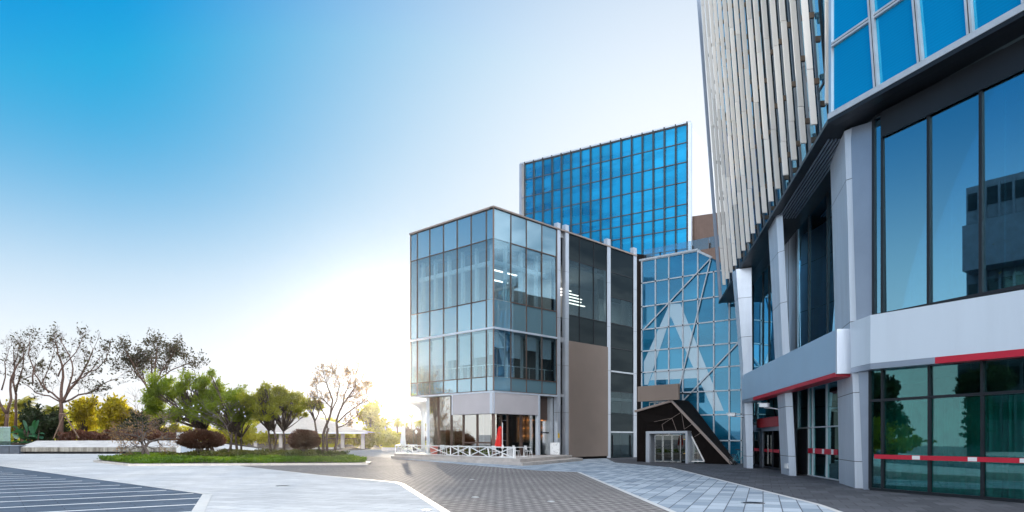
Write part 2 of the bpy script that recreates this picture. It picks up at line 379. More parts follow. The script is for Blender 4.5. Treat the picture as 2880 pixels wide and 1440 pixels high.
drk = gp((2700, 1560), (2300, 1419), (1882.6, 1314.5), (1730, 1301), (1700, 1287), (1850, 1275), (2300, 1275), (3300, 1390), (3300, 1560))
sheet('pavement_charcoal', drk, .004, M['dark_paving'])
deck = gp((-900, 1440), (-500, 1270), (0, 1311), (574, 1391), (545, 1440), (480, 1560), (-900, 1560))
sheet('pavement_planks', deck, .008, M['deck'])
def band(name, pts, w, z, m=None):
    """a strip of pale stone w metres wide along ground points"""
    mb = MB()
    for a, b in zip(pts[:-1], pts[1:]):
        d = (b - a).normalized(); s = V(d.y, -d.x, 0) * w / 2
        mb.poly([V(*(a + s).xy, z), V(*(b + s).xy, z), V(*(b - s).xy, z), V(*(a - s).xy, z)])
    return tag(mb.build(name, m or M['white_line']), kind='structure')
band('paving_edge_line', gp((1626, 1327.6), (1892, 1440), (2100, 1560)), .17, .009)
band('paving_edge_line', gp((1882.6, 1314.5), (2300, 1419), (2700, 1560)), .16, .009)
band('paving_edge_line', gp((671, 1311), (893, 1336), (1116, 1357)), .14, .009)
band('paving_edge_line', gp((1116, 1357), (1132, 1363), (1254, 1440), (1330, 1560)), .2, .010)
band('paving_edge_line', gp((584, 1390), (556, 1440), (500, 1560)), .3, .013)
band('paving_edge_line', gp((-500, 1270), (0, 1311), (584, 1391)), .10, .013)
# pale joint stripes of the plank paving, one after another, ending on the deck's edge
e0, e1 = G(-500, 1270), G(574, 1391); k1 = G(545, 1440); k2 = G(480, 1560)
sd = V(.795, .606, 0).normalized()
def hit(p, d, a, b):
    e = b - a; den = d.x * e.y - d.y * e.x
    if abs(den) < 1e-9: return None
    w = a - p; t = (w.x * e.y - w.y * e.x) / den; s = (w.x * d.y - w.y * d.x) / den
    return (t, s)
mb = MB(); sn = V(-sd.y, sd.x, 0)
base = G(557, 1388)
for k in range(-5, 24):
    p = base + sn * (k * 2.05) - sd * 60
    ends = [t for t, s in (hit(p, sd, e0, e1), hit(p, sd, e1, k1), hit(p, sd, k1, k2)) if 0 <= s <= 1]
    if not ends: continue
    q = p + sd * (min(ends) - .06); s = sn * .085
    mb.poly([V(*(p - s).xy, .012), V(*(q - s).xy, .012), V(*(q + s).xy, .012), V(*(p + s).xy, .012)])
tag(mb.build('paving_stripes', M['stripe']), kind='structure')

# ------------------------------------------------------------------ helpers for facades
def panes(W, us, rows, off, mfun, parent, name='window_pane', tilt=.004, gap=.02, th=.02, seed=0, stuff_after=None):
    """one pane object per cell of a facade grid; us and rows are the mullion positions"""
    r = random.Random(seed); n = 0; left = MB(); lm = None
    for j in range(len(rows) - 1):
        for i in range(len(us) - 1):
            m = mfun(i, j)
            if m is None: continue
            ua, ub = sorted((us[i], us[i + 1])); za, zb = sorted((rows[j], rows[j + 1]))
            ua += gap; ub -= gap; za += gap; zb -= gap
            tx, tz = r.uniform(-tilt, tilt) * (ub - ua), r.uniform(-tilt, tilt) * (zb - za)
            n += 1
            mb = MB() if not stuff_after or n <= stuff_after else left
            b = [W.P(ua, za, off - tx - tz), W.P(ub, za, off + tx - tz), W.P(ub, zb, off + tx + tz), W.P(ua, zb, off - tx + tz)]
            mb.hexa([p - V(W.n.x, W.n.y, 0) * th for p in b], b)
            if mb is not left: mb.build(name, m, parent)
            else: lm = m
    if left.f: tag(left.build(name, lm, parent), kind='stuff')
def bars(mb, W, us, rows, vw, hw, n0, n1, zt=None, zb=None):
    for u in us: W.box(mb, u - vw / 2, u + vw / 2, n0, n1 + .004, zb if zb is not None else min(rows), zt if zt is not None else max(rows))
    a, b = min(us), max(us)
    for z in rows: W.box(mb, a, b, n0 + .002, n1, z - hw / 2, z + hw / 2)

# ------------------------------------------------------------------ cafe building (glass cube, then darker wing)
KD = 54.0
Kc = V((1388 - CX) / F * KD, KD)
KL = Wall(Kc, (-.7235, .69), True); KR = Wall(Kc, (.69, .7235))
def kz(py): return EYE + (HY - py) / F * KD
cafe = thing('glass_cafe_building', 'grey-blue glass cube office with cafe on its ground floor and pale mauve fascia', 'building', (Kc.x, Kc.y, 0))
KT = kz(581)
rows = [kz(1098), kz(1058), kz(922), kz(840), kz(670), kz(585)]
uL = [0] + [KL.u(x) for x in (1368, 1325.5, 1286, 1247.6, 1209, 1174)] + [KL.u(1155.5)]
uR = [0] + [KR.u(x) for x in (1436.5, 1480, 1523.6, 1564.6)]
LE, RE = uL[-1], KR.u(1787)
kind = ['box_spandrel', 'box_clear', 'box_spandrel', 'box_clear', 'box_spandrel']
panes(KL, uL, rows, .0, lambda i, j: M[kind[j]], cafe, seed=1)
panes(KR, uR, rows, .0, lambda i, j: M[kind[j]], cafe, seed=2)
mb = MB()
bars(mb, KL, uL[1:], rows, .07, .07, -.02, .05); bars(mb, KR, uR[1:], rows, .07, .07, -.02, .05)
mb.box(Kc.x - .06, Kc.x + .06, KD - .075, KD + .05, rows[0], rows[-1])
mb.build('mullion_grid', M['brown_metal'], cafe)
for a, b in ((rows[2] - .07, rows[2] + .08), (rows[0] - .16, rows[0] - .03)):
    for W, e in ((KL, LE), (KR, uR[-1])):
        mb = MB(); W.box(mb, -.09 if W is KR else 0, e, -.02, .12, a, b); mb.build('floor_band', M['pale_panel'], cafe)
mb = MB()
for W, e in ((KL, LE), (KR, RE)): W.box(mb, -.16 if W is KR else 0, e + .05, -.3, .16, rows[-1], rows[-1] + .13)
mb.build('coping', M['oak_edge'], cafe)
# floors, roof and inner walls
def foot(W0, W1, a0, a1, b0, b1, z0, z1, mb):
    """slab over the rectangle spanned by the two facade directions"""
    def q(a, b, z): p = Vector(Kc) + KL.d * a + KR.d * b; return V(p.x, p.y, z)
    pts = [(a0, b0), (a0, b1), (a1, b1), (a1, b0)]
    mb.hexa([q(a, b, z0) for a, b in pts], [q(a, b, z1) for a, b in pts])
mb = MB(); foot(0, 0, .12, LE - .1, .12, RE - .1, rows[-1] - .5, rows[-1] - .06, mb); mb.build('roof', M['ceiling'], cafe)
mb = MB()
foot(0, 0, .10, LE - .05, .10, RE - .1, rows[0] - .14, rows[0] + .12, mb)
foot(0, 0, .15, LE - .1, .15, RE - .1, rows[2] - .25, rows[2] + .2, mb)
foot(0, 0, .9, LE - .1, .9, RE - .1, rows[4] - .35, rows[4] - .1, mb)
foot(0, 0, .9, LE - .1, .9, RE - .1, rows[2] - .75, rows[2] - .6, mb)
mb.build('floor_slab', M['ceiling'], cafe)
mb = MB()
foot(0, 0, 5.2, LE - .3, 4.5, RE - .3, rows[0] + .12, rows[-1] - .5, mb)
foot(0, 0, 2.6, 5.2, 6.9, 7.2, rows[0] + .12, rows[-1] - .5, mb)
mb.build('core_wall', M['interior'], cafe)
mb = MB()   # white inner posts and the beam that ties them, seen through the clear storeys
for W, us in ((KL, uL), (KR, uR)):
    for u in us[1:-1]:
        W.box(mb, u + .12, u + .36, -1.0, -.72, rows[3], rows[4] - .1); W.box(mb, u + .14, u + .3, -.8, -.6, rows[1], rows[2] - .25)
    W.box(mb, .7, us[-1] - .2, -1.02, -.76, rows[4] - 1.75, rows[4] - 1.4)
mb.build('inner_post', M['white_paint'], cafe)
mb = MB()
for W, us in ((KL, uL), (KR, uR)):
    W.box(mb, .9, us[-1] - .3, -1.36, -1.3, rows[4] - 1.4, rows[4] - .36)
mb.build('inner_screen', M['screen_blind'], cafe)
r = random.Random(8)
for W, us in ((KR, uR), (KL, uL)):
    for i in range(len(us) - 1):
        drop = r.uniform(.25, .5) if W is KR else r.uniform(.45, .62)
        h = rows[2] - rows[1]
        mb = MB(); W.box(mb, us[i] + .12, us[i + 1] - (.5 if W is KR else .12), -.2, -.17, rows[2] - .3 - h * drop, rows[2] - .25); mb.build('roller_blind', M['blind'], cafe)
for k in range(2):
    mb = MB(); KR.box(mb, 1.2, 6.4, -1.6 - k * 1.1, -1.4 - k * 1.1, rows[2] - .9, rows[2] - .84); mb.build('ceiling_light', M['lamp_on'], cafe)
mb = MB()
KR.box(mb, .3, uR[-1] - .1, -.95, -.9, rows[1], rows[2] - .3); KL.box(mb, 1.2, LE * .55, -.95, -.9, rows[1], rows[2] - .3)
mb.build('woven_screen', M['screen_blind'], cafe)
mb = MB()
for W, us in ((KR, uR), (KL, uL)):
    W.box(mb, .3, us[-1] - .1, -.34, -.28, rows[1] + .95, rows[1] + 1.02)
    for u in us[:-1]: W.box(mb, u + .7, u + .76, -.34, -.3, rows[1] + .05, rows[1] + .95)
mb.build('inner_handrail', M['white_paint'], cafe)
for k in range(3):
    mb = MB(); KR.box(mb, 2.3 + k * .8, 6.0, -2.2 - k * 1.1, -2.0 - k * 1.1, rows[4] - .9 - .5 * k, rows[4] - .84 - .5 * k); mb.build('ceiling_light', M['lamp_on'], cafe)
# silver posts and recess
def post(px0, px1, ytop, name='facade_post', m='silver', n0=-.3, n1=.10):
    mb = MB(); a, b = KR.u(px0), KR.u(px1); zt = KR.Z((px0 + px1) / 2, ytop)
    zs = [.02] + [zt * k / 5 for k in range(1, 6)]
    for q in range(5): KR.box(mb, a, b, n0, n1, zs[q] + (.012 if q else 0), zs[q + 1] - .012)
    mb.slot = 1; KR.box(mb, a + .03, b - .03, n0 + .03, n1 - .03, .02, zt - .05)
    return mb.build(name, [M[m], M['joint']], cafe)
post(1565.5, 1574, 627); post(1588, 1597.5, 633); post(1705.5, 1715, 672); post(1779.5, 1788.5, 697)
mb = MB(); KR.box(mb, KR.u(1573), KR.u(1592), -.9, -.7, 0, KR.Z(1580, 645)); mb.build('recess_wall', M['dark_brown'], cafe)
# darker wing
ua, ub = KR.u(1598), KR.u(1705.5)
w1 = [KR.Z(1598, y) for y in (959, 885, 729, 652)]
us1 = [ua, KR.u(1629), KR.u(1668.6), ub]
k1 = ['dark_spandrel', 'dark_clear', 'dark_spandrel']
panes(KR, us1, w1, .02, lambda i, j: M[k1[j]], cafe, seed=3)
us2 = [KR.u(1716), KR.u(1762), KR.u(1779.5)]
w2 = [KR.Z(1716, y) for y in (1292, 1215, 1162, 1100, 1044, 977, 908, 834, 764.5, 692)]
k2 = ['dark_clear', 'dark_spandrel', 'dark_clear', 'dark_spandrel', 'dark_spandrel', 'dark_spandrel', 'dark_clear', 'dark_spandrel', 'dark_spandrel']
panes(KR, [us2[0], us2[2]], w2, .02, lambda i, j: M[k2[j]], cafe, seed=4)
mb = MB(); bars(mb, KR, us1, w1, .05, .05, -.01, .06)
bars(mb, KR, [us2[0], us2[2]], w2[3:], .05, .06, -.01, .06); mb.build('dark_mullion_grid', M['dark_metal'], cafe)
for q in (1, 4):
    mb = MB(); KR.box(mb, us2[0], us2[2], -.02, .14, w2[q] - .07, w2[q] + .07); mb.build('floor_band', M['light_mullion'], cafe)
mb = MB(); KR.box(mb, ua - .02, ub + .02, -.1, .18, .22, w1[0]); mb.build('wall_panel', M['tan'], cafe, bevel=.01)
mb = MB(); KR.box(mb, ua, ub, -.1, .06, .0, .22); mb.build('panel_plinth', M['dark_brown'], cafe)
mb = MB()
KR.box(mb, ua, ub, -5.6, -5.5, w1[1] - .2, w1[3]); KR.box(mb, us2[0], us2[2], -1.5, -1.4, 0, w2[-1])
KR.box(mb, ua, ub, -5.5, -.1, w1[1] - .3, w1[1] - .1)
mb.build('wing_back_wall', M['dim_wall'], cafe)
mb = MB(); KR.box(mb, us2[0] + .05, us2[2] - .05, -1.38, -1.3, w2[6], w2[7]); mb.build('pale_back_wall', M['interior'], cafe)
mb = MB(); KR.box(mb, us2[0] + .1, us2[2] - .1, -1.2, -.1, w2[6] - .02, w2[6] + .05); mb.build('display_shelf', M['white_paint'], cafe)
for k in range(5):
    d_ = 4.4 - .8 * k; u0 = ua + d_ * .75 + .3 * (k % 2); zz_ = w1[2] - 1.3 - .55 * k
    mb = MB(); KR.box(mb, u0, u0 + 2.6 + .4 * (k % 3), -d_ - .07, -d_ + .07, zz_, zz_ + .07); mb.build('ceiling_light', M['lamp_on'], cafe)
mb = MB(); KR.box(mb, ua, ub, -5.4, -.4, w1[2] - .5, w1[2] - .3); mb.build('wing_ceiling', M['ceiling'], cafe)
mb = MB(); KR.box(mb, us2[0] + .3, us2[0] + .36, -.02, .1, .15, w2[1] - .3); KR.box(mb, us2[2] - .5, us2[2] - .46, -.02, .1, .15, w2[1] - .3); mb.build('service_door', M['dark_metal'], cafe)
mb = MB(); mb.hexa([KR.P(us2[2] + .5, 0, -.4), KR.P(us2[2] + 4.2, 0, 1.2), KR.P(us2[2] + 6, 0, -3), KR.P(us2[2] + .5, 0, -3)],
                   [KR.P(us2[2] + .5, KR.Z(1793, 712), -.4), KR.P(us2[2] + 4.2, KR.Z(1793, 712), 1.2), KR.P(us2[2] + 6, KR.Z(1793, 712), -3), KR.P(us2[2] + .5, KR.Z(1793, 712), -3)])
mb.build('return_wall', M['dark_brown'], cafe)
# hidden rear closes the block
mb = MB()
def kq(a, b, z): p = Vector(Kc) + KL.d * a + KR.d * b; return V(p.x, p.y, z)
mb.hexa([kq(LE, .05, rows[0]), kq(LE, RE, rows[0]), kq(LE + .2, RE, rows[0]), kq(LE + .2, .05, rows[0])], [kq(LE, .05, KT), kq(LE, RE, KT), kq(LE + .2, RE, KT), kq(LE + .2, .05, KT)])
mb.hexa([kq(LE + .01, 2.2, 0), kq(LE + .01, RE, 0), kq(LE + .19, RE, 0), kq(LE + .19, 2.2, 0)], [kq(LE + .01, 2.2, rows[0] - .01), kq(LE + .01, RE, rows[0] - .01), kq(LE + .19, RE, rows[0] - .01), kq(LE + .19, 2.2, rows[0] - .01)])
mb.hexa([kq(.3, RE, 0), kq(.3, RE + .2, 0), kq(LE + .2, RE + .2, 0), kq(LE + .2, RE, 0)], [kq(.3, RE, KT - .1), kq(.3, RE + .2, KT - .1), kq(LE + .2, RE + .2, KT - .1), kq(LE + .2, RE, KT - .1)])
mb.build('rear_wall', M['pale_panel'], cafe)
# ground floor: hung fascia, brown framed glazing
TZ = .45
zf = kz(1163)
mb = MB(); a = KL.u(1273.5)
KL.box(mb, 0, a, -.25, .10, zf, rows[0] - .17); KR.box(mb, -.085, KR.u(1513), -.25, .10, zf, rows[0] - .17)
mb.build('fascia', M['lilac_panel'], cafe, bevel=.01)
for W, a0, a1, n0, z0 in ((KL, 0, a * .06, .1, zf), (KL, a - .07, a, .1, zf), (KR, -.1, 0, .1, zf), (KR, KR.u(1511), KR.u(1516), -.2, TZ)):
    mb = MB(); W.box(mb, a0, a1, n0, .135, z0, rows[0] - .165); mb.build('fascia_trim', M['pale_panel'], cafe)
gl = -.35
ul = [.0] + [KL.u(x, gl) for x in (1343, 1304, 1270, 1234)] + [KL.u(1206, gl)]
ur = [.0] + [KR.u(x, gl) for x in (1410, 1427, 1465, 1515)]
panes(KL, ul, [TZ + .12, rows[0] - .2], gl, lambda i, j: M['cafe_glass'], cafe, name='cafe_window', seed=6)
panes(KR, ur[:2] , [TZ + .12, rows[0] - .2], gl, lambda i, j: M['cafe_glass'], cafe, name='cafe_window', seed=7)
panes(KR, ur[1:], [TZ + .12, rows[0] - .2], gl, lambda i, j: M['cafe_glass'], cafe, name='cafe_window', seed=9)
mb = MB()
for u in ul[1:-1]: KL.box(mb, u - .09, u + .09, gl - .05, gl + .06, TZ, rows[0] - .2)
for u, w in zip(ur[1:], (.05, .05, .14, .05)): KR.box(mb, u - w, u + w, gl - .05, gl + .06, TZ, rows[0] - .2)
mb.box(Kc.x - .16, Kc.x + .16, KD + .36, KD + .66, TZ, rows[0] - .2)
KL.box(mb, .0, ul[-1], gl - .04, gl + .05, TZ, TZ + .12); KR.box(mb, 0, ur[-1], gl - .04, gl + .05, TZ, TZ + .12)
for i in (1,): KL.box(mb, ul[0], ul[2], gl - .04, gl + .05, TZ + 1.0, TZ + 1.12)
mb.build('window_frame', M['brown_metal'], cafe)
mb = MB(); KL.box(mb, ul[-1] - .05, ul[-1] + .25, gl - 2.2, gl + .06, TZ, rows[0] - .2); mb.build('corner_pillar', M['pale_panel'], cafe)
d = MB(); KR.box(d, KR.u(1518), KR.u(1563), -.8, -.75, TZ + .05, TZ + 2.9); dr = d.build('glass_door', M['cafe_glass'], cafe)
h = MB(); KR.box(h, KR.u(1520), KR.u(1564), -.74, -.62, TZ + 1.85, TZ + 1.95); h.build('push_bar', M['dark_metal'], dr)
mb = MB(); KR.box(mb, KR.u(1517), KR.u(1564), -1.0, -.8, TZ + 3.0, rows[0] - .2); mb.build('door_header', M['brown_metal'], cafe)
mb = MB(); KR.box(mb, KR.u(1559), KR.u(1566), -.95, -.4, TZ, rows[0] - .2); mb.build('door_jamb', M['light_mullion'], cafe)
mb = MB(); KR.box(mb, KR.u(1566.5), KR.u(1571), .101, .12, TZ + 1.45, TZ + 1.85); mb.build('notice', M['yellow'], cafe)
# inside the cafe
mb = MB(); foot(0, 0, 6.2, 6.4, .6, 9.5, TZ, rows[0] - .2, mb); foot(0, 0, .5, 6.2, 8.6, 8.8, TZ, rows[0] - .2, mb); mb.build('cafe_back_wall', M['warm_wall'], cafe)
mb = MB(); foot(0, 0, .3, LE - 1.6, .3, 9.5, .02, TZ - .01, mb); mb.build('cafe_floor', M['stone'], cafe)
mb = MB()
for k in range(9): foot(0, 0, .7 + k * .55, .76 + k * .55, 8.1, 8.55, TZ, TZ + 3.4, mb)
for k in range(4): foot(0, 0, .7, 5.2, 8.1, 8.55, TZ + 1.2 + k * .72, TZ + 1.25 + k * .72, mb)
mb.build('wall_shelf', M['white_paint'], cafe)
mb = MB()
for k in range(3): foot(0, 0, .8, 5, 8.35, 8.5, TZ + 1.6 + k * .72, TZ + 1.66 + k * .72, mb)
mb.build('shelf_light', M['warm_lamp'], cafe)
mb = MB(); foot(0, 0, 1.0, 4.6, 7.0, 7.6, TZ, TZ + 1.05, mb); mb.build('counter', M['dark_brown'], cafe)
mb = MB(); KR.box(mb, .35, ur[1] - .1, -.62, -.56, TZ + .1, TZ + 2.3); mb.build('teal_panel', M['teal_board'], cafe)
mb = MB(); foot(0, 0, 3.0, 3.3, 1.6, 1.9, TZ, rows[0] - .2, mb); foot(0, 0, 6.0, 6.35, .9, 1.25, TZ, rows[0] - .2, mb); mb.build('inner_column', M['white_paint'], cafe)

# ------------------------------------------------------------------ terrace with its steps
ter = thing('cafe_terrace', 'low pale stone terrace with two steps in front of the cafe', 'terrace', (-5, 56, 0))
Lt, Rt, Rb = V(-11.2, 65.6, 0), V(.55, 46.9, 0), V(5.2, 58.3, 0)
inn = V(-6.5, 62.6, 0); lb = V(-9.0, 68.2, 0)
def loop(pts, z): return [V(p.x, p.y, z) for p in pts]
low = [Lt + V(-.25, -.35, 0), Rt + V(.15, -.55, 0), V(2.0, 48.4, 0), Rb + V(.7, -.9, 0), Rb + V(.2, 1.6, 0), V(-.6, 55.4, 0), inn, lb]
up = [Lt, Rt, V(1.35, 48.5, 0), Rb + V(-.15, -.4, 0), V(4.7, 59.7, 0), V(-.8, 55.2, 0), inn + V(.3, 0, 0), lb]
mb = MB(); mb.hexa(loop(low, 0), loop(low, .22)); mb.build('lower_step', M['stone'], ter, bevel=.015)
mb = MB(); mb.hexa(loop(up, .20), loop(up, TZ)); mb.build('upper_step', M['stone'], ter, bevel=.015)

# ------------------------------------------------------------------ fence
fen = thing('terrace_fence', 'low white metal fence of crossed bars along the terrace edge', 'fence', (Rt.x, Rt.y, TZ))
fa, fb = V(-11.0, 65.1, TZ), V(.25, 47.45, TZ)
xs = [1112, 1158, 1202, 1267, 1320, 1373, 1445]
fd = (fb - fa)
def fpt(px):
    a = (px - CX) / F; t = (a * fa.y - fa.x) / (fd.x - a * fd.y); return fa + fd * t
FH = .78
fx = [fpt(x) for x in xs]
for k in range(6):
    a, b = fx[k], fx[k + 1]; up_ = V(0, 0, FH)
    mb = MB()
    mb.bar(a + up_, b + up_, .07); mb.bar(a + V(0, 0, .05), b + V(0, 0, .05), .05)
    mb.bar(a + V(0, 0, .05), b + up_, .06); mb.bar(a + up_, b + V(0, 0, .05), .06)
    lean = V(.32, -.5, 0) * (1, .5, 0, 0, .6, 0)[k]
    mb.bar(b + lean * .5 + V(0, 0, .02), b - lean * .2 + up_, .075)
    if k == 0: mb.bar(a, a + up_, .075)
    mb.build('cross_panel', M['white_paint'], fen)
mb = MB(); q = fb + V(-.6, 2.6, 0)
for z in np.arange(.08, FH, .085): mb.bar(fb + V(0, 0, z), q + V(0, 0, z), .018)
for t in np.linspace(0, 1, 22): mb.bar(fb + (q - fb) * t, fb + (q - fb) * t + V(0, 0, FH), .018)
mb.bar(q, q + V(0, 0, FH), .07); mb.bar(fb + V(0, 0, FH), q + V(0, 0, FH), .06)
mb.build('mesh_panel', M['white_paint'], fen)
f2 = thing('rear_terrace_fence', 'small greyed crossed-bar fence panel behind the white fence at its far end', 'fence', (-10, 70, TZ))
a, b = V(-10.9, 66.0, TZ), V(-9.3, 67.6, TZ)
mb = MB(); mb.bar(a + V(0, 0, .8), b + V(0, 0, .8), .05); mb.bar(a, b + V(0, 0, .8), .05); mb.bar(a + V(0, 0, .8), b, .05); mb.bar(b, b + V(0, 0, .8), .06); mb.bar(a, a + V(0, 0, .8), .06)
mb.build('cross_panel', M['silver'], f2)

def tp(px, back=1.0):
    """point on the terrace, back metres behind its front edge"""
    a = (px - CX) / F; e = Rt - Lt; t = (a * Lt.y - Lt.x) / (e.x - a * e.y); y = (Lt + e * t).y + back
    return V(a * y, y, TZ)
# ------------------------------------------------------------------ parasols, chairs, tables, menu stand
def parasol(name, loc, label, cloth, h, lean=0):
    t = thing(name, label, 'parasol', loc)
    x, y, z = loc; mb = MB(); mb.tube([(x, y, z), (x, y, z + h)], .035, 8); mb.build('pole', M['white_paint'], t)
    mb = MB(); n = 16; prof = [(.10, .75), (.24, .8), (.20, 1.2), (.15, 1.7), (.12, 2.0), (.15, 2.12), (.10, 2.25), (.03, 2.34)]
    i0 = 0; pts = []
    for r, zz in prof:
        for j in range(n):
            a = 2 * math.pi * j / n; rr = r * (1 + .18 * (j % 2 * 2 - 1))
            mb.v.append((x - .17 + lean * (zz - 2.3) + rr * math.cos(a), y - .05 + rr * math.sin(a), z + zz * h / 2.6))
    for k in range(len(prof) - 1):
        for j in range(n):
            mb.f.append((k * n + j, k * n + (j + 1) % n, (k + 1) * n + (j + 1) % n, (k + 1) * n + j)); mb.m.append(0)
    mb.f.append(tuple(range(n))[::-1]); mb.m.append(0); mb.f.append(tuple((len(prof) - 1) * n + j for j in range(n))); mb.m.append(0)
    mb.build('folded_canopy', cloth, t, smooth=False)
    mb = MB(); mb.lathe((x, y, z), [(.28, 0), (.28, .06), (.09, .1), (.06, .3)], 16); mb.build('base', M['white_paint'], t)
    mb = MB(); mb.lathe((x, y, z), [(.05, .62), (.11, .68), (.10, .86), (.05, .95)], 10); mb.build('tie_wrap', M['white_plastic'], t)
    return t
parasol('folded_parasol', tuple(tp(1413, 1.6)), 'folded red parasol on a white pole behind the fence', M['red_cloth'], 2.55, .10)
parasol('folded_parasol', tuple(tp(1139, 1.6)), 'folded white parasol at the far left end of the terrace', M['white_plastic'], 2.9)
def chair_proto(label):
    t = thing('terrace_chair', label, 'chair', (0, 0, 0), 'white chairs on and by the terrace')
    mb = MB(); mb.box(-.21, .21, -.21, .21, .44, .475); mb.build('seat', M['white_plastic'], t, bevel=.01)
    mb = MB(); mb.hexa([(-.21, .19, .56), (.21, .19, .56), (.21, .22, .56), (-.21, .22, .56)], [(-.2, .25, .86), (.2, .25, .86), (.2, .28, .86), (-.2, .28, .86)]); mb.build('backrest', M['white_plastic'], t, bevel=.01)
    for sx in (-1, 1):
        for sy in (-1, 1):
            mb = MB(); mb.tube([(sx * .22, sy * .22, 0), (sx * .18, sy * .18, .44)] + ([(sx * .19, .22, .6)] if sy > 0 else []), .016, 6); mb.build('leg', M['white_plastic'], t)
    return t
spots = [(1205 + 7, 1276, .3, 'white chair on the terrace beside the red planter box'), (1247, 1277, 2.8, 'white chair behind the fence with its back to the window, middle of the terrace'),
         (1296, 1280, 1.9, 'white chair at the window table left of the red parasol'), (1395, 1283, 2.4, 'white chair standing just left of the red parasol pole'),
         (1453, 1287, 1.2, 'white chair at the end of the fence near the steps'), (1486, 1287, 2.0, 'white chair half way along the cafe front by the brown door post')]
ch = None
for x, y, rz, lab in spots:
    p = tp(x, .85 if x < 1440 else 5.5); loc = (p.x, p.y, TZ)
    if ch is None: ch = chair_proto(lab); ch.location = loc; ch.rotation_euler.z = rz
    else: dup(ch, loc, rz, lab)
def table_proto(label):
    t = thing('cafe_table', label, 'table', (0, 0, 0), 'white cafe tables')
    mb = MB(); mb.box(-.45, .45, -.35, .35, .71, .75); mb.build('table_top', M['white_plastic'], t, bevel=.01)
    mb = MB(); mb.tube([(0, 0, .04), (0, 0, .71)], .035, 10); mb.build('stem', M['white_paint'], t)
    mb = MB(); mb.lathe((0, 0, 0), [(.25, 0), (.25, .03), (.05, .06)], 16); mb.build('foot', M['white_paint'], t)
    return t
tb = None
for x, y, lab in ((1256, 1276, 'white table by the first cafe window left of the fascia'), (1290, 1278.5, 'white table at the window under the left end of the fascia'),
                  (1323, 1280, 'white table under the middle of the mauve fascia'), (1473, 1286, 'white table with chairs right of the red parasol')):
    p = tp(x, 1.15 if x < 1440 else 6.2); loc = (p.x, p.y, TZ)
    if tb is None: tb = table_proto(lab); tb.location = loc; tb.rotation_euler.z = .8
    else: dup(tb, loc, .8, lab)
p = KR.P(KR.u(1552), TZ, .35); st = thing('menu_stand', 'white marble-patterned stand beside the cafe door', 'stand', (p.x, p.y, TZ))
mb = MB(); mb.hexa([(p.x - .40, p.y, TZ + .02), (p.x + .40, p.y, TZ + .02), (p.x + .40, p.y + .4, TZ + .02), (p.x - .40, p.y + .4, TZ + .02)], [(p.x - .42, p.y + .05, TZ + 1.05), (p.x + .42, p.y + .05, TZ + 1.05), (p.x + .42, p.y + .4, TZ + 1.05), (p.x - .42, p.y + .4, TZ + 1.05)])
mb.build('body', M['white_plastic'], st, bevel=.02)
mb = MB(); r = random.Random(3)
for k in range(11):
    a = V(p.x + r.uniform(-.32, .32), p.y - .004, TZ + r.uniform(.12, .9)); b = a + V(r.uniform(-.2, .2), 0, r.uniform(-.15, .25))
    b.x = min(max(b.x, p.x - .36), p.x + .36); off = V(0, .055, 0)
    mb.bar(a + off * ((a.z - TZ) / 1.05), b + off * ((b.z - TZ) / 1.05), .03, .012)
mb.build('branch_pattern', M['dark_metal'], st)
p = tp(1221, .9); pb = thing('planter_box', 'tapering red planter box behind the fence at the cafe corner', 'planter', (p.x, p.y, TZ))
mb = MB(); mb.hexa([(p.x - .25, p.y - .25, TZ), (p.x + .25, p.y - .25, TZ), (p.x + .25, p.y + .25, TZ), (p.x - .25, p.y + .25, TZ)], [(p.x - .36, p.y - .36, TZ + .8), (p.x + .36, p.y - .36, TZ + .8), (p.x + .36, p.y + .36, TZ + .8), (p.x - .36, p.y + .36, TZ + .8)]); mb.build('box', M['terracotta'], pb)
mb = MB(); mb.box(p.x - .33, p.x + .33, p.y - .33, p.y + .33, TZ + .801, TZ + .83); mb.build('soil', M['soil'], pb)

# small things let into the paving
def disc(name, label, cat, px, py, r, m, h=.016, group=None):
    p = G(px, py); t = thing(name, label, cat, (p.x, p.y, 0), group)
    mb = MB(); mb.lathe((p.x, p.y, 0), [(r, 0), (r, h), (r * .86, h + .004)], 24); mb.build('rim', M['steel'], t)
    mb = MB(); mb.lathe((p.x, p.y, 0), [(r * .8, h), (r * .8, h + .008)], 24); mb.build('cover', M[m], t)
for px, py, lab in ((1328, 1349.5, 'small round ground light in the setts, nearest to the cafe terrace'), (1337, 1399.8, 'small round ground light in the middle of the dark setts'),
                    (1549, 1411.5, 'small round ground light in the setts nearest the blue paving'), (1201, 1436, 'round ground light in the pale paving at the bottom edge')):
    disc('ground_light', lab, 'ground light', px, py, .12, 'white_plastic')
disc('manhole_cover', 'round dark manhole cover in the pale paving', 'manhole cover', 794, 1367, .30, 'dark_metal', .010)
disc('manhole_cover', 'dark manhole cover in the blue-grey paving at lower right', 'manhole cover', 2118, 1415, .34, 'dark_metal', .010)
# ------------------------------------------------------------------ blue glass tower behind
T = Wall((27.06, 105.0), (-.847, .531), True)
tower = thing('blue_glass_tower', 'tall blue curtain-walled office tower behind the cafe cube, pale end wall', 'building', (27.06, 105, 0))
tu0, tu1 = T.u(1934), T.u(1478)
tus = [tu0 + (tu1 - tu0) * k / 16 for k in range(17)]
ttop = T.Z(1934, 350)
trow = [T.Z(1934, y) for y in (350, 400, 455, 511, 573, 604, 641, 699, 760, 830)]
panes(T, tus, trow, 0, lambda i, j: M['tower_glass'], tower, tilt=.006, gap=.03, seed=11, stuff_after=100)
mb = MB()
for u in tus: T.box(mb, u - .085, u + .085, -.05, .38, 8, ttop + .3)
mb.build('vertical_mullions', M['bronze_frame'], tower)
mb = MB()
for u in tus: T.box(mb, u - .06, u + .06, .384, .41, 8, ttop + .32)
mb.build('mullion_caps', M['dark_metal'], tower)
mb = MB()
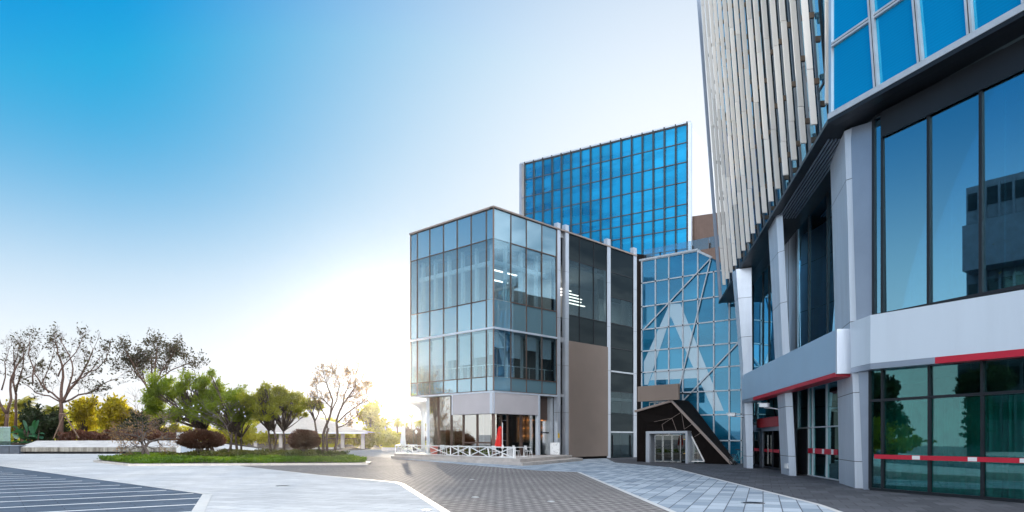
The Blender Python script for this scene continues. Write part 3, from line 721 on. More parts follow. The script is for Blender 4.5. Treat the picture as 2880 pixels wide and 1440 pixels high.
for z in trow: T.box(mb, tu0, tu1, -.04, .10, z - .06, z + .06)
mb.build('transoms', M['bronze_frame'], tower)
mb = MB(); T.box(mb, tu0 - .5, T.u(1464), -.1, .3, ttop + .12, ttop + .36); mb.build('coping', M['silver'], tower)
mb = MB()
e = T.u(1466)
T.box(mb, e - .35, e + .1, -.5, .5, 6, ttop + .1)
T.box(mb, tu1 + .2, e, -.1, .2, T.Z(1470, 556) - .15, T.Z(1470, 556) + .15)
mb.build('side_wing_frame', M['grey_panel'], tower)
# body
def tq(u, n, z): return T.P(u, z, n)
mb = MB(); mb.hexa([tq(tu0 - .15, -.08, 0), tq(tu0 - .15, -16, 0), tq(tu1 + .1, -16, 0), tq(tu1 + .1, -.08, 0)], [tq(tu0 - .15, -.08, ttop + .1), tq(tu0 - .15, -16, ttop + .1), tq(tu1 + .1, -16, ttop + .1), tq(tu1 + .1, -.08, ttop + .1)])
mb.build('end_wall', M['white_paint'], tower)
mb = MB(); T.box(mb, tu0 - .62, tu0 - .16, -.3, .3, 0, ttop + .12); mb.build('corner_pilaster', M['pale_panel'], tower)
# ribbed dark plant block at the tower's foot
zt_ = T.Z(1944, 603)
mb = MB(); q = [tq(tu0 - .4, -1, 0), tq(tu0 - 6, -1.5, 0), tq(tu0 - 6, -14, 0), tq(tu0 - .4, -14, 0)]
mb.hexa(q[::-1], [V(p.x, p.y, zt_) for p in q[::-1]])
for k in range(22):
    u = tu0 - .5 - k * .25; mb.hexa([tq(u, -.95 - .09 * (tu0 - u), 0), tq(u - .1, -.95 - .09 * (tu0 - u), 0), tq(u - .1, -1.4, 0), tq(u, -1.4, 0)][::-1], [tq(u, -.95 - .09 * (tu0 - u), zt_ - .1), tq(u - .1, -.95 - .09 * (tu0 - u), zt_ - .1), tq(u - .1, -1.4, zt_ - .1), tq(u, -1.4, zt_ - .1)][::-1])
mb.build('ribbed_annex', M['brown_metal'], tower)

# ------------------------------------------------------------------ glass atrium with the big letter
A = Wall((16.83, 51.0), (-.77, .638), True)
atr = thing('glass_atrium', 'blue glass atrium with a huge white letter A and diagonal braces', 'building', (16.83, 51, 0))
aL = A.u(1806)
aus = [A.u(x) for x in (2130, 2086, 2052, 2008.5, 1963.5, 1921.5, 1882, 1844.5)] + [aL]
arow = [A.Z(1962, y) for y in (1304, 1239, 1167.5, 1102, 1037, 974, 910, 842, 772, 706)]
ztop = lambda u: arow[-1]
panes(A, aus, arow, 0, lambda i, j: M['atrium_glass'] if not (j == 8 and i < 4) else None, atr, tilt=.008, seed=21)
# chopped upper right corner
mb = MB(); uc = A.u(1963.5); ue = A.u(2060); zE = A.Z(2060, 770)
A.slab(mb, [(ue, arow[8]), (uc, arow[8]), (uc, arow[9]), (ue, zE)][::-1], -.02, 0); mb.build('corner_pane', M['atrium_glass'], atr)
mb = MB()
for k, u in enumerate(aus):
    zt2 = arow[-1] if k >= 4 else arow[8]
    A.box(mb, u - .05, u + .05, -.02, .09, 0, zt2)
for j, z in enumerate(arow):
    A.box(mb, aus[4] if j == 9 else aus[0], aL, -.018, .085, z - .045, z + .045)
def diag(p, q, w=.085, n=.115):
    a, b = A.at(*p, n), A.at(*q, n); mb.bar(a, b, w, .06, up=V(A.n.x, A.n.y, 0))
def z6(x, y): return (1560 + x * .5124, 680 + y * .5124)
diag(z6(490, 480), z6(855, 92)); diag(z6(855, 100), z6(680, 815)); diag(z6(1010, 552), z6(655, 925)); diag(z6(783, 50), z6(862, 86), .16)
mb.build('steel_grid', M['light_mullion'], atr)
mb = MB()
for k, u in enumerate(aus[1:]):
    for j, z in enumerate(arow[1:-1]):
        if not (j == 8 and k < 3): A.box(mb, u - .05, u + .05, .09, .11, z - .05, z + .05)
mb.build('node_plate', M['dark_metal'], atr)
# the letter: film on the glass, one mesh
lt = lambda x, y: (lambda p: (A.u(p[0], .015), A.Z(p[0], p[1], .015)))(z6(x, y))
mb = MB()
for poly in ([(632, 340), (690, 340), (760, 503), (640, 410), (637, 408), (590, 500)],):
    pass
outer = [(632, 340), (690, 340), (928, 927), (872, 928), (786, 748), (760, 690), (637, 408), (546, 700), (525, 748), (500, 800), (489, 800), (489, 660)]
# left leg, right leg and cross bar as clean convex pieces
pieces = [[(632, 340), (690, 340), (637, 410)], [(690, 340), (815, 648), (742, 650), (637, 410)], [(815, 648), (928, 927), (872, 928), (742, 650)],
          [(632, 340), (637, 410), (512, 785), (492, 785), (489, 660)], [(546, 702), (762, 690), (786, 748), (524, 760)]]
for pc in pieces:
    A_uz = [lt(*q) for q in pc]
    mb.poly([A.P(u, z, .012 + .001 * pieces.index(pc)) for u, z in A_uz])
mb.build('letter_A', M['letter'], atr)
mb = MB(); A.box(mb, aus[4], aL + .2, -.4, .14, arow[-1] + .02, arow[-1] + .16); mb.build('eaves_rail', M['light_mullion'], atr)
mb = MB()
for k in range(5):
    a, b = aL + .1 - k * 1.4, aL - 1.25 - k * 1.4
    A.box(mb, b, a, -.55, -.52, arow[-1] + .2, arow[-1] + 1.05)
mb.build('roof_balustrade', M['balustrade'], atr)
mb = MB()
for k in range(6): A.box(mb, aL - .02 - k * 1.4, aL + .06 - k * 1.4, -.5, -.42, arow[-1] + .16, arow[-1] + .6)
mb.build('balustrade_clamp', M['dark_metal'], atr)
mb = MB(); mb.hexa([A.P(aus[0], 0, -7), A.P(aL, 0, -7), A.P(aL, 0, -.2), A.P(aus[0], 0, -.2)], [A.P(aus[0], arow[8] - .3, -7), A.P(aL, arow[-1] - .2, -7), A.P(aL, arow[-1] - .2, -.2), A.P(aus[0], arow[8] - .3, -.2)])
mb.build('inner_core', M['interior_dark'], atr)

# ------------------------------------------------------------------ entrance canopy
E = Wall((10.0, 54.8), (.654, -.756), False)
if E.n.y > 0: E.n = -E.n
ent = thing('entrance_canopy', 'dark faceted angular entrance porch with a bronze edge and silver door frame', 'entrance', (12.5, 52, 0))
def y5(x, y): return (1760 + x * .17857, 1100 + y * .17857)
def eu(x, y, off=0): p = y5(x, y); return (E.u(p[0], off), E.Z(p[0], p[1], off))
e_l, e_t, e_r = eu(175, 320), eu(735, 155), eu(1672, 1160)
bl = (e_l[0], 0.01); br = (e_r[0], .02)
dl, dr_, dt = eu(375, 1090)[0], eu(1028, 1100)[0], eu(700, 672)[1]
t0, t1, t2 = eu(1045, 712), eu(1243, 1108), eu(1040, 1105)
mb = MB()
k1_ = (dl, dt + .02); k2_ = (dr_ + .05, dt + .02)
# dark cladding round the door opening, in flat facets that step in and out
def facet(pts, offs, m='dark_brown'):
    mb.poly([E.P(u, z, o) for (u, z), o in zip(pts, offs)])
c1 = eu(575, 525); c2 = eu(730, 425); c3 = eu(345, 505); c4 = eu(925, 600); c5 = eu(880, 330); s1 = eu(1190, 655)
facet([bl, (dl, .01), k1_, c3, e_l], [0, 0, 0, .12, 0])
facet([e_l, c3, c2, e_t], [0, .12, -.15, 0]); facet([c3, k1_, c1], [.12, 0, -.3]); facet([c3, c1, c2], [.12, -.3, -.15])
facet([k1_, eu(815, 655), c1], [0, -.1, -.3]); facet([c1, eu(815, 655), c2], [-.3, -.1, -.15]); facet([eu(815, 655), k2_, c4], [-.1, 0, -.12])
facet([eu(815, 655), c4, c2], [-.1, -.12, -.15]); facet([c2, c4, c5], [-.15, -.12, 0]); facet([c2, c5, e_t], [-.15, 0, 0])
facet([c4, s1, c5], [-.12, 0, 0]); facet([c4, k2_, t0, s1], [-.12, 0, -.02, 0])
facet([t0, (t1[0], .05), (br[0] - .5, .02), s1], [-.02, -.05, 0, 0]); facet([s1, (br[0] - .5, .02), br], [0, 0, 0])
mb.build('faceted_cladding', M['dark_brown'], ent)
mb = MB()
E.slab(mb, [bl, (dl, .01), (dl, dt), (dr_, dt), (dr_, .01), br, e_t, e_l], -3.4, -3.3)
mb.hexa([E.P(e_l[0], e_l[1], -3.4), E.P(e_t[0], e_t[1], -3.4), E.P(e_t[0], e_t[1], .02), E.P(e_l[0], e_l[1], .02)], [E.P(e_l[0], e_l[1] + .1, -3.4), E.P(e_t[0], e_t[1] + .1, -3.4), E.P(e_t[0], e_t[1] + .1, .02), E.P(e_l[0], e_l[1] + .1, .02)])
mb.hexa([E.P(e_t[0], e_t[1], -2.2), E.P(e_r[0], 0, -.6), E.P(e_r[0], 0, .02), E.P(e_t[0], e_t[1], .02)], [E.P(e_t[0], e_t[1] + .1, -2.2), E.P(e_r[0] + .1, 0.02, -.6), E.P(e_r[0] + .1, .02, .02), E.P(e_t[0], e_t[1] + .1, .02)])
mb.build('roof_slab', M['dark_brown'], ent)
mb = MB()
mb.bar(E.P(e_l[0] - .1, e_l[1], .08), E.P(e_t[0], e_t[1], .08), .16, .2, up=V(E.n.x, E.n.y, 0)); mb.bar(E.P(e_t[0], e_t[1], .083), E.P(e_r[0], .05, .083), .14, .17, up=V(E.n.x, E.n.y, 0))
mb.build('edge_trim', M['oak_edge'], ent)
mb = MB()
for p, q in ((c1, c2), (c2, c5), (c3, c2), (c1, eu(600, 655)), (c2, eu(815, 655)), (c4, eu(1045, 520)), (c4, c5), (s1, eu(1085, 720))):
    o1 = .0 if p not in (c1, c2, c4) else -.1
    mb.bar(E.P(p[0], p[1], .03), E.P(q[0], q[1], .03), .025, .02)
mb.build('seam', M['oak_edge'], ent)
mb = MB()
E.box(mb, dl - .02, dl + .32, -.4, .45, 0, dt + .02); E.box(mb, dr_ - .18, dr_, -.4, .45, 0, dt + .02); E.box(mb, dl - .02, dr_, -.4, .455, dt + .02, dt + .2)
mb.build('portal_frame', M['silver'], ent)
dx = [eu(x, 900)[0] for x in (460, 590, 735, 875, 960)]
for k in range(3):
    mb = MB(); E.box(mb, dx[k] + .03, dx[k + 1] - .03, .0, .03, .1, dt - .12); g = mb.build('glass_door', M['door_glass'], ent)
    mb = MB(); E.box(mb, dx[k] + .01, dx[k] + .08, -.02, .06, .04, dt - .05); E.box(mb, dx[k + 1] - .08, dx[k + 1] - .01, -.02, .06, .04, dt - .05)
    E.box(mb, dx[k] + .08, dx[k + 1] - .08, -.015, .055, .04, .14); E.box(mb, dx[k] + .08, dx[k + 1] - .08, -.015, .055, dt - .15, dt - .05); mb.build('frame', M['steel'], g)
mb = MB(); E.box(mb, dx[3] + .03, dx[4], .0, .03, .05, dt - .08); g = mb.build('glass_door', M['door_glass'], ent)
mb = MB(); E.box(mb, dx[4] - .02, dx[4] + .05, .06, .12, .05, dt - .1)
for z in (.7, 1.75): E.box(mb, dx[4] - .2, dx[4] + .2, .06, .1, z, z + .06)
mb.build('pull_handle', M['gold'], g)
mb = MB(); E.box(mb, dl, dr_, -3.2, -3.1, 0, dt); mb.build('lobby_wall', M['warm_wall'], ent)
mb = MB(); E.slab(mb, [t0, t1, t2], -.02, .01); mb.build('side_window', M['cafe_glass'], ent)
mb = MB(); mb.bar(E.P(*t0, .05), E.P(*t1, .05), .09, .06); mb.bar(E.P(*t1, .05), E.P(*t2, .05), .06, .06); mb.build('window_frame', M['white_paint'], ent)
# signboard above, with the railing under it
sg = thing('blank_signboard', 'plain tan rectangular signboard hung above the dark entrance', 'sign', (*E.P(1.3, 4.6).xy, 4.6))
s0, s1_ = E.u(1793, .3), E.u(1908, .3)
mb = MB(); E.box(mb, s0, s1_, .1, .3, E.Z(1850, 1127, .3), E.Z(1850, 1083, .3)); mb.build('board', M['tan'], sg, bevel=.01)
mb = MB()
for u in (s0 + .4, s1_ - .4): E.box(mb, u, u + .08, -1.8, .1, E.Z(1850, 1110, .3), E.Z(1850, 1106, .3))
mb.build('bracket', M['dark_metal'], sg)
rl = thing('porch_railing', 'white railing on the entrance porch roof below the tan signboard', 'railing', (*E.P(1.0, 3.5).xy, 3.5))
mb = MB(); r0, r1 = eu(265, 160)[0], eu(660, 155)[0]; zt_ = eu(450, 158)[1]
E.box(mb, r0, r1, -.9, -.84, zt_ - .06, zt_)
for k in range(6):
    u = r0 + (r1 - r0) * k / 5; zb = e_l[1] + (e_t[1] - e_l[1]) * (u - e_l[0]) / (e_t[0] - e_l[0]) + .1
    E.box(mb, u - .025, u + .025, -.89, -.85, min(zb, zt_ - .1), zt_)
mb.build('rail', M['white_paint'], rl)

# ------------------------------------------------------------------ finned office building on the right
BL = Wall((12.34, 24.9), (.1314, .991), True); BR = Wall((12.59, 24.25), (.3495, -.937))
off = thing('finned_office_building', 'large office building with leaning aluminium fins, faceted columns and white fascia', 'building', (12.4, 25, 0))
UL = Wall((11.45, 24.8), (.147, .989), True); UR = Wall((11.45, 24.8), (.3495, -.937))
ZN, ZF, UF = 13.3, 11.9, 26.6
def soff(u): return ZN + (ZF - ZN) * u / UF
TOP = 36.0
def lean(n, z, k): return n + .074 * (z - 13) * k
# fins: an outer and an inner row, each blade with its joints and bracket
nf = 17
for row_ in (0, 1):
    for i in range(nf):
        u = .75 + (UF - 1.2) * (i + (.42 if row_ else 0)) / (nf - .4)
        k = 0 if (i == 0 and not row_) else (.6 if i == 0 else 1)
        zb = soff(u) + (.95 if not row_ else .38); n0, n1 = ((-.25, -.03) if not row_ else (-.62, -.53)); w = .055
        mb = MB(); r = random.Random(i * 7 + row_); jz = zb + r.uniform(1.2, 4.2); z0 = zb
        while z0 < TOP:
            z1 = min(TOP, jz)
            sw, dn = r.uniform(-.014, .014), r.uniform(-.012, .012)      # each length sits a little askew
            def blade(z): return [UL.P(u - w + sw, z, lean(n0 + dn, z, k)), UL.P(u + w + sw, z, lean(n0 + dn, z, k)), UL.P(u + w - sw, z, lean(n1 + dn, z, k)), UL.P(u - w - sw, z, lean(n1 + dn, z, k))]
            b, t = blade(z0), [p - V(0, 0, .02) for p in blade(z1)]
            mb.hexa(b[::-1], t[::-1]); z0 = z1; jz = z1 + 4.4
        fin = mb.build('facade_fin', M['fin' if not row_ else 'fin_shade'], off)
        z = zb + r.uniform(.5, 1.8)
        while z < (30 if i > 6 else 22):
            q = [UL.P(u - .06, z, lean(n0, z, k)), UL.P(u + .06, z, lean(n0, z, k)), UL.P(u + .06, z, lean(n0 - .2, z, k)), UL.P(u - .06, z, lean(n0 - .2, z, k))]
            mb = MB(); mb.hexa(q, [p + V(0, 0, .22) for p in q]); mb.build('bracket', M['bronze'], fin); z += 2.6
# glass behind the fins
for i in range(nf):
    ua = (UF) * i / nf; ub = UF * (i + 1) / nf
    mb = MB()
    pts = [UL.P(ua + .03, soff(ua) + .1, -1.0), UL.P(ub - .03, soff(ub) + .1, -1.0), UL.P(ub - .03, TOP, lean(-1.0, TOP, 1 if i else .5)), UL.P(ua + .03, TOP, lean(-1.0, TOP, 1 if i else .5))]
    mb.poly(pts[::-1]); mb.build('fin_facade_glass', M['fin_glass'], off)
mb = MB()
for i in range(nf + 1):
    u = UF * i / nf; k = 1 if i else .5
    mb.bar(UL.P(u, soff(u), -.97), UL.P(u, TOP, lean(-.97, TOP, k)), .09, .09)
for z in np.arange(14.2, TOP, 2.2): mb.bar(UL.P(0, z, lean(-.96, z, .7)), UL.P(UF, z - .5, lean(-.96, z, 1)), .07, .12)
mb.build('fin_facade_mullion', M['dark_metal'], off)
mb = MB()
mb.bar(UL.P(-.02, soff(0), -.02), UL.P(UF, soff(UF), -.02), .16, .14); mb.build('soffit_edge', M['dark_metal'], off)
mb = MB(); mb.bar(UL.P(0.0, ZN - .1, -.12), UL.P(0.0, TOP, -.12), .20, .3); mb.build('corner_trim', M['silver'], off)
mb = MB(); mb.bar(UL.P(UF, soff(UF) + .1, -.1), UL.P(UF, TOP, lean(-.1, TOP, 1)), .16, .22); mb.build('end_trim', M['grey_panel'], off)
# soffit
def uv(W, u, z, n): return W.P(u, z, n)
mb = MB()
urE = 11.0
q = [UL.P(0, ZN - .02, -.05), UR.P(urE, ZN - .25, -.05), UR.P(urE, ZN - .25, -9), UL.P(UF, ZF - .02, -5.2), UL.P(UF, ZF - .02, -.05)]
mb.hexa(q, [p + V(0, 0, .12) for p in q]); mb.build('soffit', M['dark_metal'], off)
mb = MB()
for k in range(7): mb.bar(UL.P(1.4, soff(1.4) - .08, -.35 - k * .13), UL.P(9.5, soff(9.5) - .08, -.35 - k * .13), .05, .06)
mb.build('soffit_louvre', M['grey_panel'], off)
mb = MB(); q = [UL.P(-.0, 13, -1.3), UR.P(urE, 13, -.3), UR.P(urE, 13, -9), UL.P(UF, 13, -6), UL.P(UF - .1, 13, -1.3)]
mb.hexa(q, [V(p.x, p.y, TOP - .5) - V(UL.n.x, UL.n.y, 0) * (-1.4 if i in (0, 4) else 0) for i, p in enumerate(q)]); mb.build('upper_core', M['interior_dark'], off)
# right-hand upper facade: skewed bays
mul = [((2340, 333), (2340, 0))] + [((2470, 266), (2451, 0)), ((2595, 204), (2577, 0)), ((2735.5, 130), (2726, 0)), ((2890, 60), (2888, 0)), ((3060, -30), (3060, -60))]
def ml(k, z):
    (xb, yb), (xt, yt) = mul[k]; ub, zb = UR.u(xb), UR.Z(xb, yb); ut, zt = UR.u(xt), UR.Z(xt, yt)
    return ub + (ut - ub) * (z - zb) / (zt - zb) if abs(zt - zb) > .5 else ub
ZB = ZN - .02
zr = [ZB + .22, UR.Z(2448.5, 54), UR.Z(2448.5, 54) + 4.2, UR.Z(2448.5, 54) + 8.4]
for k in range(5):
    for j in range(3):
        a, b = zr[j] + .04, zr[j + 1] - .04; mb = MB()
        mb.poly([UR.P(ml(k, a) + .05, a, -.02), UR.P(ml(k + 1, a) - .05, a, -.02), UR.P(ml(k + 1, b) - .05, b, -.02), UR.P(ml(k, b) + .05, b, -.02)])
        mb.build('window_pane', M['upper_glass'], off)
mb = MB(); sl = MB()
for k in range(1, 5):
    for s in (-.055, .055): mb.bar(UR.P(ml(k, zr[0]) + s, zr[0], .03), UR.P(ml(k, zr[3]) + s, zr[3], .03), .07, .14, up=V(UR.n.x, UR.n.y, 0))
    sl.bar(UR.P(ml(k, zr[0]), zr[0], .04), UR.P(ml(k, zr[3]), zr[3], .04), .035, .10, up=V(UR.n.x, UR.n.y, 0))
for z in zr[1:]:
    for s in (-.05, .05): UR.box(mb, .1, urE, -.03, .07, z + s - .035, z + s + .035)
    UR.box(sl, .1, urE, -.03, .06, z - .016, z + .016)
mb.build('upper_mullion_grid', M['light_mullion'], off); sl.build('mullion_groove', M['joint'], off)
mb = MB(); UR.box(mb, -.02, urE, -.3, .12, ZB, ZB + .2); mb.build('lower_band', M['light_mullion'], off)
mb = MB(); UR.box(mb, -.02, urE, -.32, .10, ZB - .14, ZB - .005); mb.build('band_shadow_gap', M['dark_metal'], off)

# columns
def column(edges, ztop, joints, zend=0.0, back=(.5, 1.6)):
    """edges: (Y, [(py, px), ...]) for the left, middle and right arrises"""
    def ep(e, z):
        Y, pts = e; py = HY - (z - EYE) * F / Y; pts = sorted(pts)
        if py <= pts[0][0]: (y0, x0), (y1, x1) = pts[0], pts[1]
        elif py >= pts[-1][0]: (y0, x0), (y1, x1) = pts[-2], pts[-1]
        else:
            for (y0, x0), (y1, x1) in zip(pts[:-1], pts[1:]):
                if y0 <= py <= y1: break
        px = x0 + (x1 - x0) * (py - y0) / (y1 - y0)
        return V((px - CX) / F * Y, Y, z)
    def lp(z, ins=0):
        l = [ep(e, z) for e in edges]; l.append(l[2] + V(back[0], back[1], 0)); l.append(l[0] + V(back[0] + .5, back[1] * .5, 0))
        if ins:
            c = sum(l, V(0, 0, 0)) / len(l); l = [p + (c - p).normalized() * ins for p in l]; l = [V(p.x, p.y, z) for p in l]
        return l
    mb = MB(); zs = [zend] + sorted(joints) + [ztop]
    for a, b in zip(zs[:-1], zs[1:]):
        sub = np.linspace(a + (.012 if a > zend else 0), b - (.012 if b < ztop else 0), 4)
        for c, d in zip(sub[:-1], sub[1:]): mb.hexa(lp(c), lp(d))
    mb.slot = 1
    sub = np.linspace(zend, ztop, 12)
    for c, d in zip(sub[:-1], sub[1:]): mb.hexa(lp(c, .03), lp(d, .03))
    return mb.build('faceted_column', [M['pale_panel'], M['joint']], off)
column([(28.2, [(337, 2331), (680, 2342), (927, 2348), (1104, 2356), (1359, 2360)]), (25.3, [(337, 2373.5), (610, 2384), (905, 2391), (1104, 2399), (1373, 2405)]), (25.0, [(326, 2400.7), (700, 2413), (892, 2419), (1046, 2426), (1374, 2432)])], 13.1, [11.3, 6.1, 3.5, .98])
column([(36, [(640, 2160), (862, 2172.7), (1008, 2179), (1109, 2186), (1330, 2197)]), (34, [(634, 2184), (680, 2187), (1000, 2201), (1104, 2207.5), (1337, 2220)]), (33.6, [(680, 2205), (987, 2221), (1101, 2228), (1341, 2240)])], 12.8, [11, 8.5, 3.4, .96])
column([(43.6, [(837, 2065), (1055, 2083), (1136, 2086), (1315, 2091)]), (42.6, [(837, 2076), (1055, 2092), (1127, 2093), (1316, 2101)]), (42.2, [(789, 2114), (1041, 2116), (1321, 2118)])], 12.3, [10.5, 8.1, 3.3, .75])
# glazing between the columns
g0 = -1.0
def bay(px0, px1, z0, z1, mulls, m, trans=(), name='window_pane', W=BL, o=g0, fm='dark_metal', fw=.07):
    us = [W.u(px0, o)] + [W.u(x, o) for x in mulls] + [W.u(px1, o)]
    rows_ = [z0] + list(trans) + [z1]
    panes(W, us, rows_, o, lambda i, j: M[m], off, name=name, gap=.01, seed=int(px0))
    mb = MB(); bars(mb, W, us, rows_, fw, fw, o - .04, o + .06); mb.build('window_frame', M[fm], off)
fz0, fz1 = 4.45, 6.3
bay(2117, 2197, fz1 - .3, 12.6, (2147, 2164), 'office_clear'); bay(2221, 2362, fz1 - .3, 12.9, (2242, 2276, 2329), 'office_clear')
bay(2118, 2200, 2.9, fz0, (2127, ), 'shop_clear'); bay(2240, 2364, .05, fz0, (2276, 2287, 2327), 'shop_clear', (BL.Z(2290, 1202, g0),), fm='light_mullion', fw=.055)
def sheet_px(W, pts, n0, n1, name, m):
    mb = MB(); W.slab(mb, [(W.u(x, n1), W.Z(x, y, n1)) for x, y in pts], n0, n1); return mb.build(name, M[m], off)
sheet_px(BL, [(2202, 610), (2222, 985), (2238, 1338), (2243.5, 1338), (2243.5, 610)], g0 + .02, g0 + .06, 'column_return', 'pale_panel')
# doors in the left bay
def zb(x, y): return (2060 + x * .2329, 1080 + y * .2329)
def bu(x, y, o=g0): p = zb(x, y); return BL.u(p[0], o), BL.Z(p[0], p[1], o)
mb = MB(); a, b = bu(250, 560)[0], bu(590, 540)[0]; zh = bu(400, 570)[1]
BL.box(mb, min(a, b), max(a, b), g0 - .02, g0 + .22, zh, zh + .42); mb.build('door_canopy', M['grey_panel'], off)
xs_ = [250, 345, 385, 500, 585]
for k in (0, 2, 3):
    a, b = bu(xs_[k], 800)[0], bu(xs_[k + 1], 800)[0]; a, b = sorted((a, b))
    mb = MB(); BL.box(mb, a + .03, b - .03, g0, g0 + .04, .06, zh - .03); d = mb.build('glass_door', M['door_glass'], off)
    mb = MB(); BL.box(mb, a + .01, a + .09, g0 - .02, g0 + .07, .03, zh); BL.box(mb, b - .09, b - .01, g0 - .02, g0 + .07, .03, zh); BL.box(mb, a + .09, b - .09, g0 - .015, g0 + .065, .03, .16); mb.build('frame', M['dark_metal'], d)
    mb = MB(); BL.box(mb, a + .1, b - .1, g0 + .045, g0 + .05, 1.02, 1.2); mb.build('warning_strip', M['red'], d)
    if k == 2:
        mb = MB(); mid = bu(455, 800)[0]; BL.box(mb, mid - .05, mid + .05, g0 + .1, g0 + .16, .3, zh - .25); mb.build('pull_handle', M['steel'], d)
mb = MB(); a, b = sorted((bu(345, 800)[0], bu(385, 800)[0])); BL.box(mb, a, b, g0, g0 + .1, .02, zh); mb.build('door_post', M['grey_panel'], off)
mb = MB(); a, b = sorted((bu(292, 470, -.6)[0], bu(552, 450, -.6)[0])); BL.box(mb, a, b, -.7, -.6, bu(420, 520, -.6)[1], bu(420, 405, -.6)[1]); mb.build('shop_sign', M['red_sign'], off)
mb = MB(); a, b = sorted((bu(808, 800)[0], bu(920, 800)[0])); BL.box(mb, a + .02, b - .02, g0 + .065, g0 + .1, .05, bu(860, 545)[1]); d = mb.build('service_door', M['dark_metal'], off)
a, b = sorted((BL.u(2277, g0), BL.u(2361, g0)))
mb = MB(); BL.box(mb, a, b, g0 + .075, g0 + .08, 1.12, 1.36); mb.build('warning_strip', M['red'], off)
for t in (.12, .42, .74):
    mb = MB(); BL.box(mb, a + (b - a) * t, a + (b - a) * (t + .07), g0 + .082, g0 + .085, 1.13, 1.35); mb.build('warning_strip_mark', M['white_plastic'], off)
# left fascia with red strip
def fascia(W, o, pts, name, m, back=-1.3):
    mb = MB(); uz = [(W.u(x, o), W.Z(x, y, o)) for x, y in pts]
    mb.hexa([W.P(u, z, o) for u, z in uz], [W.P(u, z, back) for u, z in uz]); return mb.build(name, M[m], off)
fascia(BL, .38, [(2087, 1056), (2087, 1126), (2350, 1047), (2350, 927)], 'fascia_board', 'fascia_blue', -.95)
fascia(BL, .40, [(2118, 1117.5), (2118, 1126), (2350, 1059), (2350, 1047.5)], 'red_strip', 'red', -.2)
fascia(BL, .39, [(2087, 1126.5), (2087, 1135), (2117.5, 1126), (2117.5, 1117.5)], 'grey_strip', 'grey_panel', -.2)
mb = MB(); a = BL.u(2350, .41); BL.box(mb, a - .16, a - .003, -.9, .41, BL.Z(2350, 1052, .41), BL.Z(2350, 927, .41)); mb.build('fascia_end_trim', M['pale_panel'], off)
# right fascia wraps the big column
o5 = .5
P1 = at(2393, 1000, 25.15); u0 = BR.u(2448, o5); P0 = BR.P(u0, 0, o5); uE = BR.u(3000, o5)
zt0, zb0 = BR.Z(2448, 886.5, o5), BR.Z(2448, 1022, o5); ztE, zbE = BR.Z(2880, 817.5, o5), BR.Z(2880, 983, o5)
zt1 = EYE + (HY - 907) / F * P1.y; zb1 = EYE + (HY - 1034) / F * P1.y
Pe = BR.P(uE, 0, o5); Bk = [BR.P(uE, 0, -.8), BR.P(u0 + .3, 0, -.8), V(P1.x + .9, P1.y + .6, 0)]
bot = [V(P1.x, P1.y, zb1), V(P0.x, P0.y, zb0), V(Pe.x, Pe.y, zbE)] + [V(p.x, p.y, z) for p, z in zip(Bk, (zbE, zb0, zb1))]
top = [V(P1.x, P1.y, zt1), V(P0.x, P0.y, zt0), V(Pe.x, Pe.y, ztE)] + [V(p.x, p.y, z) for p, z in zip(Bk, (ztE, zt0, zt1))]
mb = MB(); mb.hexa(bot, top); mb.build('white_fascia', M['fascia'], off)
def strip(pa, pb, name, m, out, h=.2):
    n = V(BR.n.x, BR.n.y, 0) * out; mb = MB(); dz = V(0, 0, -h)
    q = [pa + n, pb + n, pb - V(BR.n.x, BR.n.y, 0) * .5, pa - V(BR.n.x, BR.n.y, 0) * .5]
    mb.hexa([p + dz for p in q], [p - V(0, 0, .003) for p in q]); mb.build(name, M[m], off)
uR = BR.u(2630, o5); zR = zb0 + (zbE - zb0) * (uR - u0) / (uE - u0)
strip(V(P1.x, P1.y, zb1), V(P0.x, P0.y, zb0), 'grey_strip', 'grey_panel', -.01); strip(V(P0.x, P0.y, zb0), BR.P(uR, zR, o5), 'grey_strip', 'grey_panel', .004)
strip(BR.P(uR, zR, o5), V(Pe.x, Pe.y, zbE), 'red_strip', 'red', .006)
# right glazing, upper and lower
zc = BR.Z(2487, 1125)
bay(2449, 3000, .06, 4.5, (2484, 2616, 2765, 2925), 'shop_clear', (zc,), W=BR, o=0, fw=.085)
bay(2459, 3000, 6.1, 13.0, (2484, 2614, 2761, 2920), 'office_clear', W=BR, o=0, fw=.10)
mb = MB(); BR.box(mb, BR.u(2486), BR.u(3000), .07, .14, 12.15, 13.02); mb.build('window_header', M['dark_metal'], off)
sheet_px(BR, [(2392, 360), (2408, 890), (2428, 1377), (2450, 1377), (2458, 890), (2458, 340)], -.1, -.06, 'column_return', 'grey_panel')  # darker cladding puts the shade of this turned-away return into its colour
mb = MB()
for x in (2531, 2638, 2786): BR.box(mb, BR.u(x), BR.u(x) + .03, -.6, -.57, 6.2, 12.2)
mb.build('inner_glass_edge', M['teal_board'], off)
mb = MB(); n = 110; us = np.linspace(BR.u(2452), BR.u(3000), n)   # pleated curtain behind the shop glass
for k in range(n - 1):
    f = lambda t: -.55 + .07 * math.sin(t * 1.9) + .03 * math.sin(t * .77)
    mb.poly([BR.P(us[k], .05, f(k)), BR.P(us[k + 1], .05, f(k + 1)), BR.P(us[k + 1], zc - .05, f(k + 1)), BR.P(us[k], zc - .05, f(k))])
mb.build('curtain', M['curtain'], off, smooth=True)
mb = MB(); us = np.linspace(BR.u(2486), BR.u(2530), 30)
for k in range(29):
    f = lambda t: -.5 + .05 * math.sin(t * 1.7)
    mb.poly([BR.P(us[k], 6.3, f(k)), BR.P(us[k + 1], 6.3, f(k + 1)), BR.P(us[k + 1], 12.2, f(k + 1)), BR.P(us[k], 12.2, f(k))])
mb.build('curtain', M['curtain'], off, smooth=True)
a = BR.u(2444, .14)
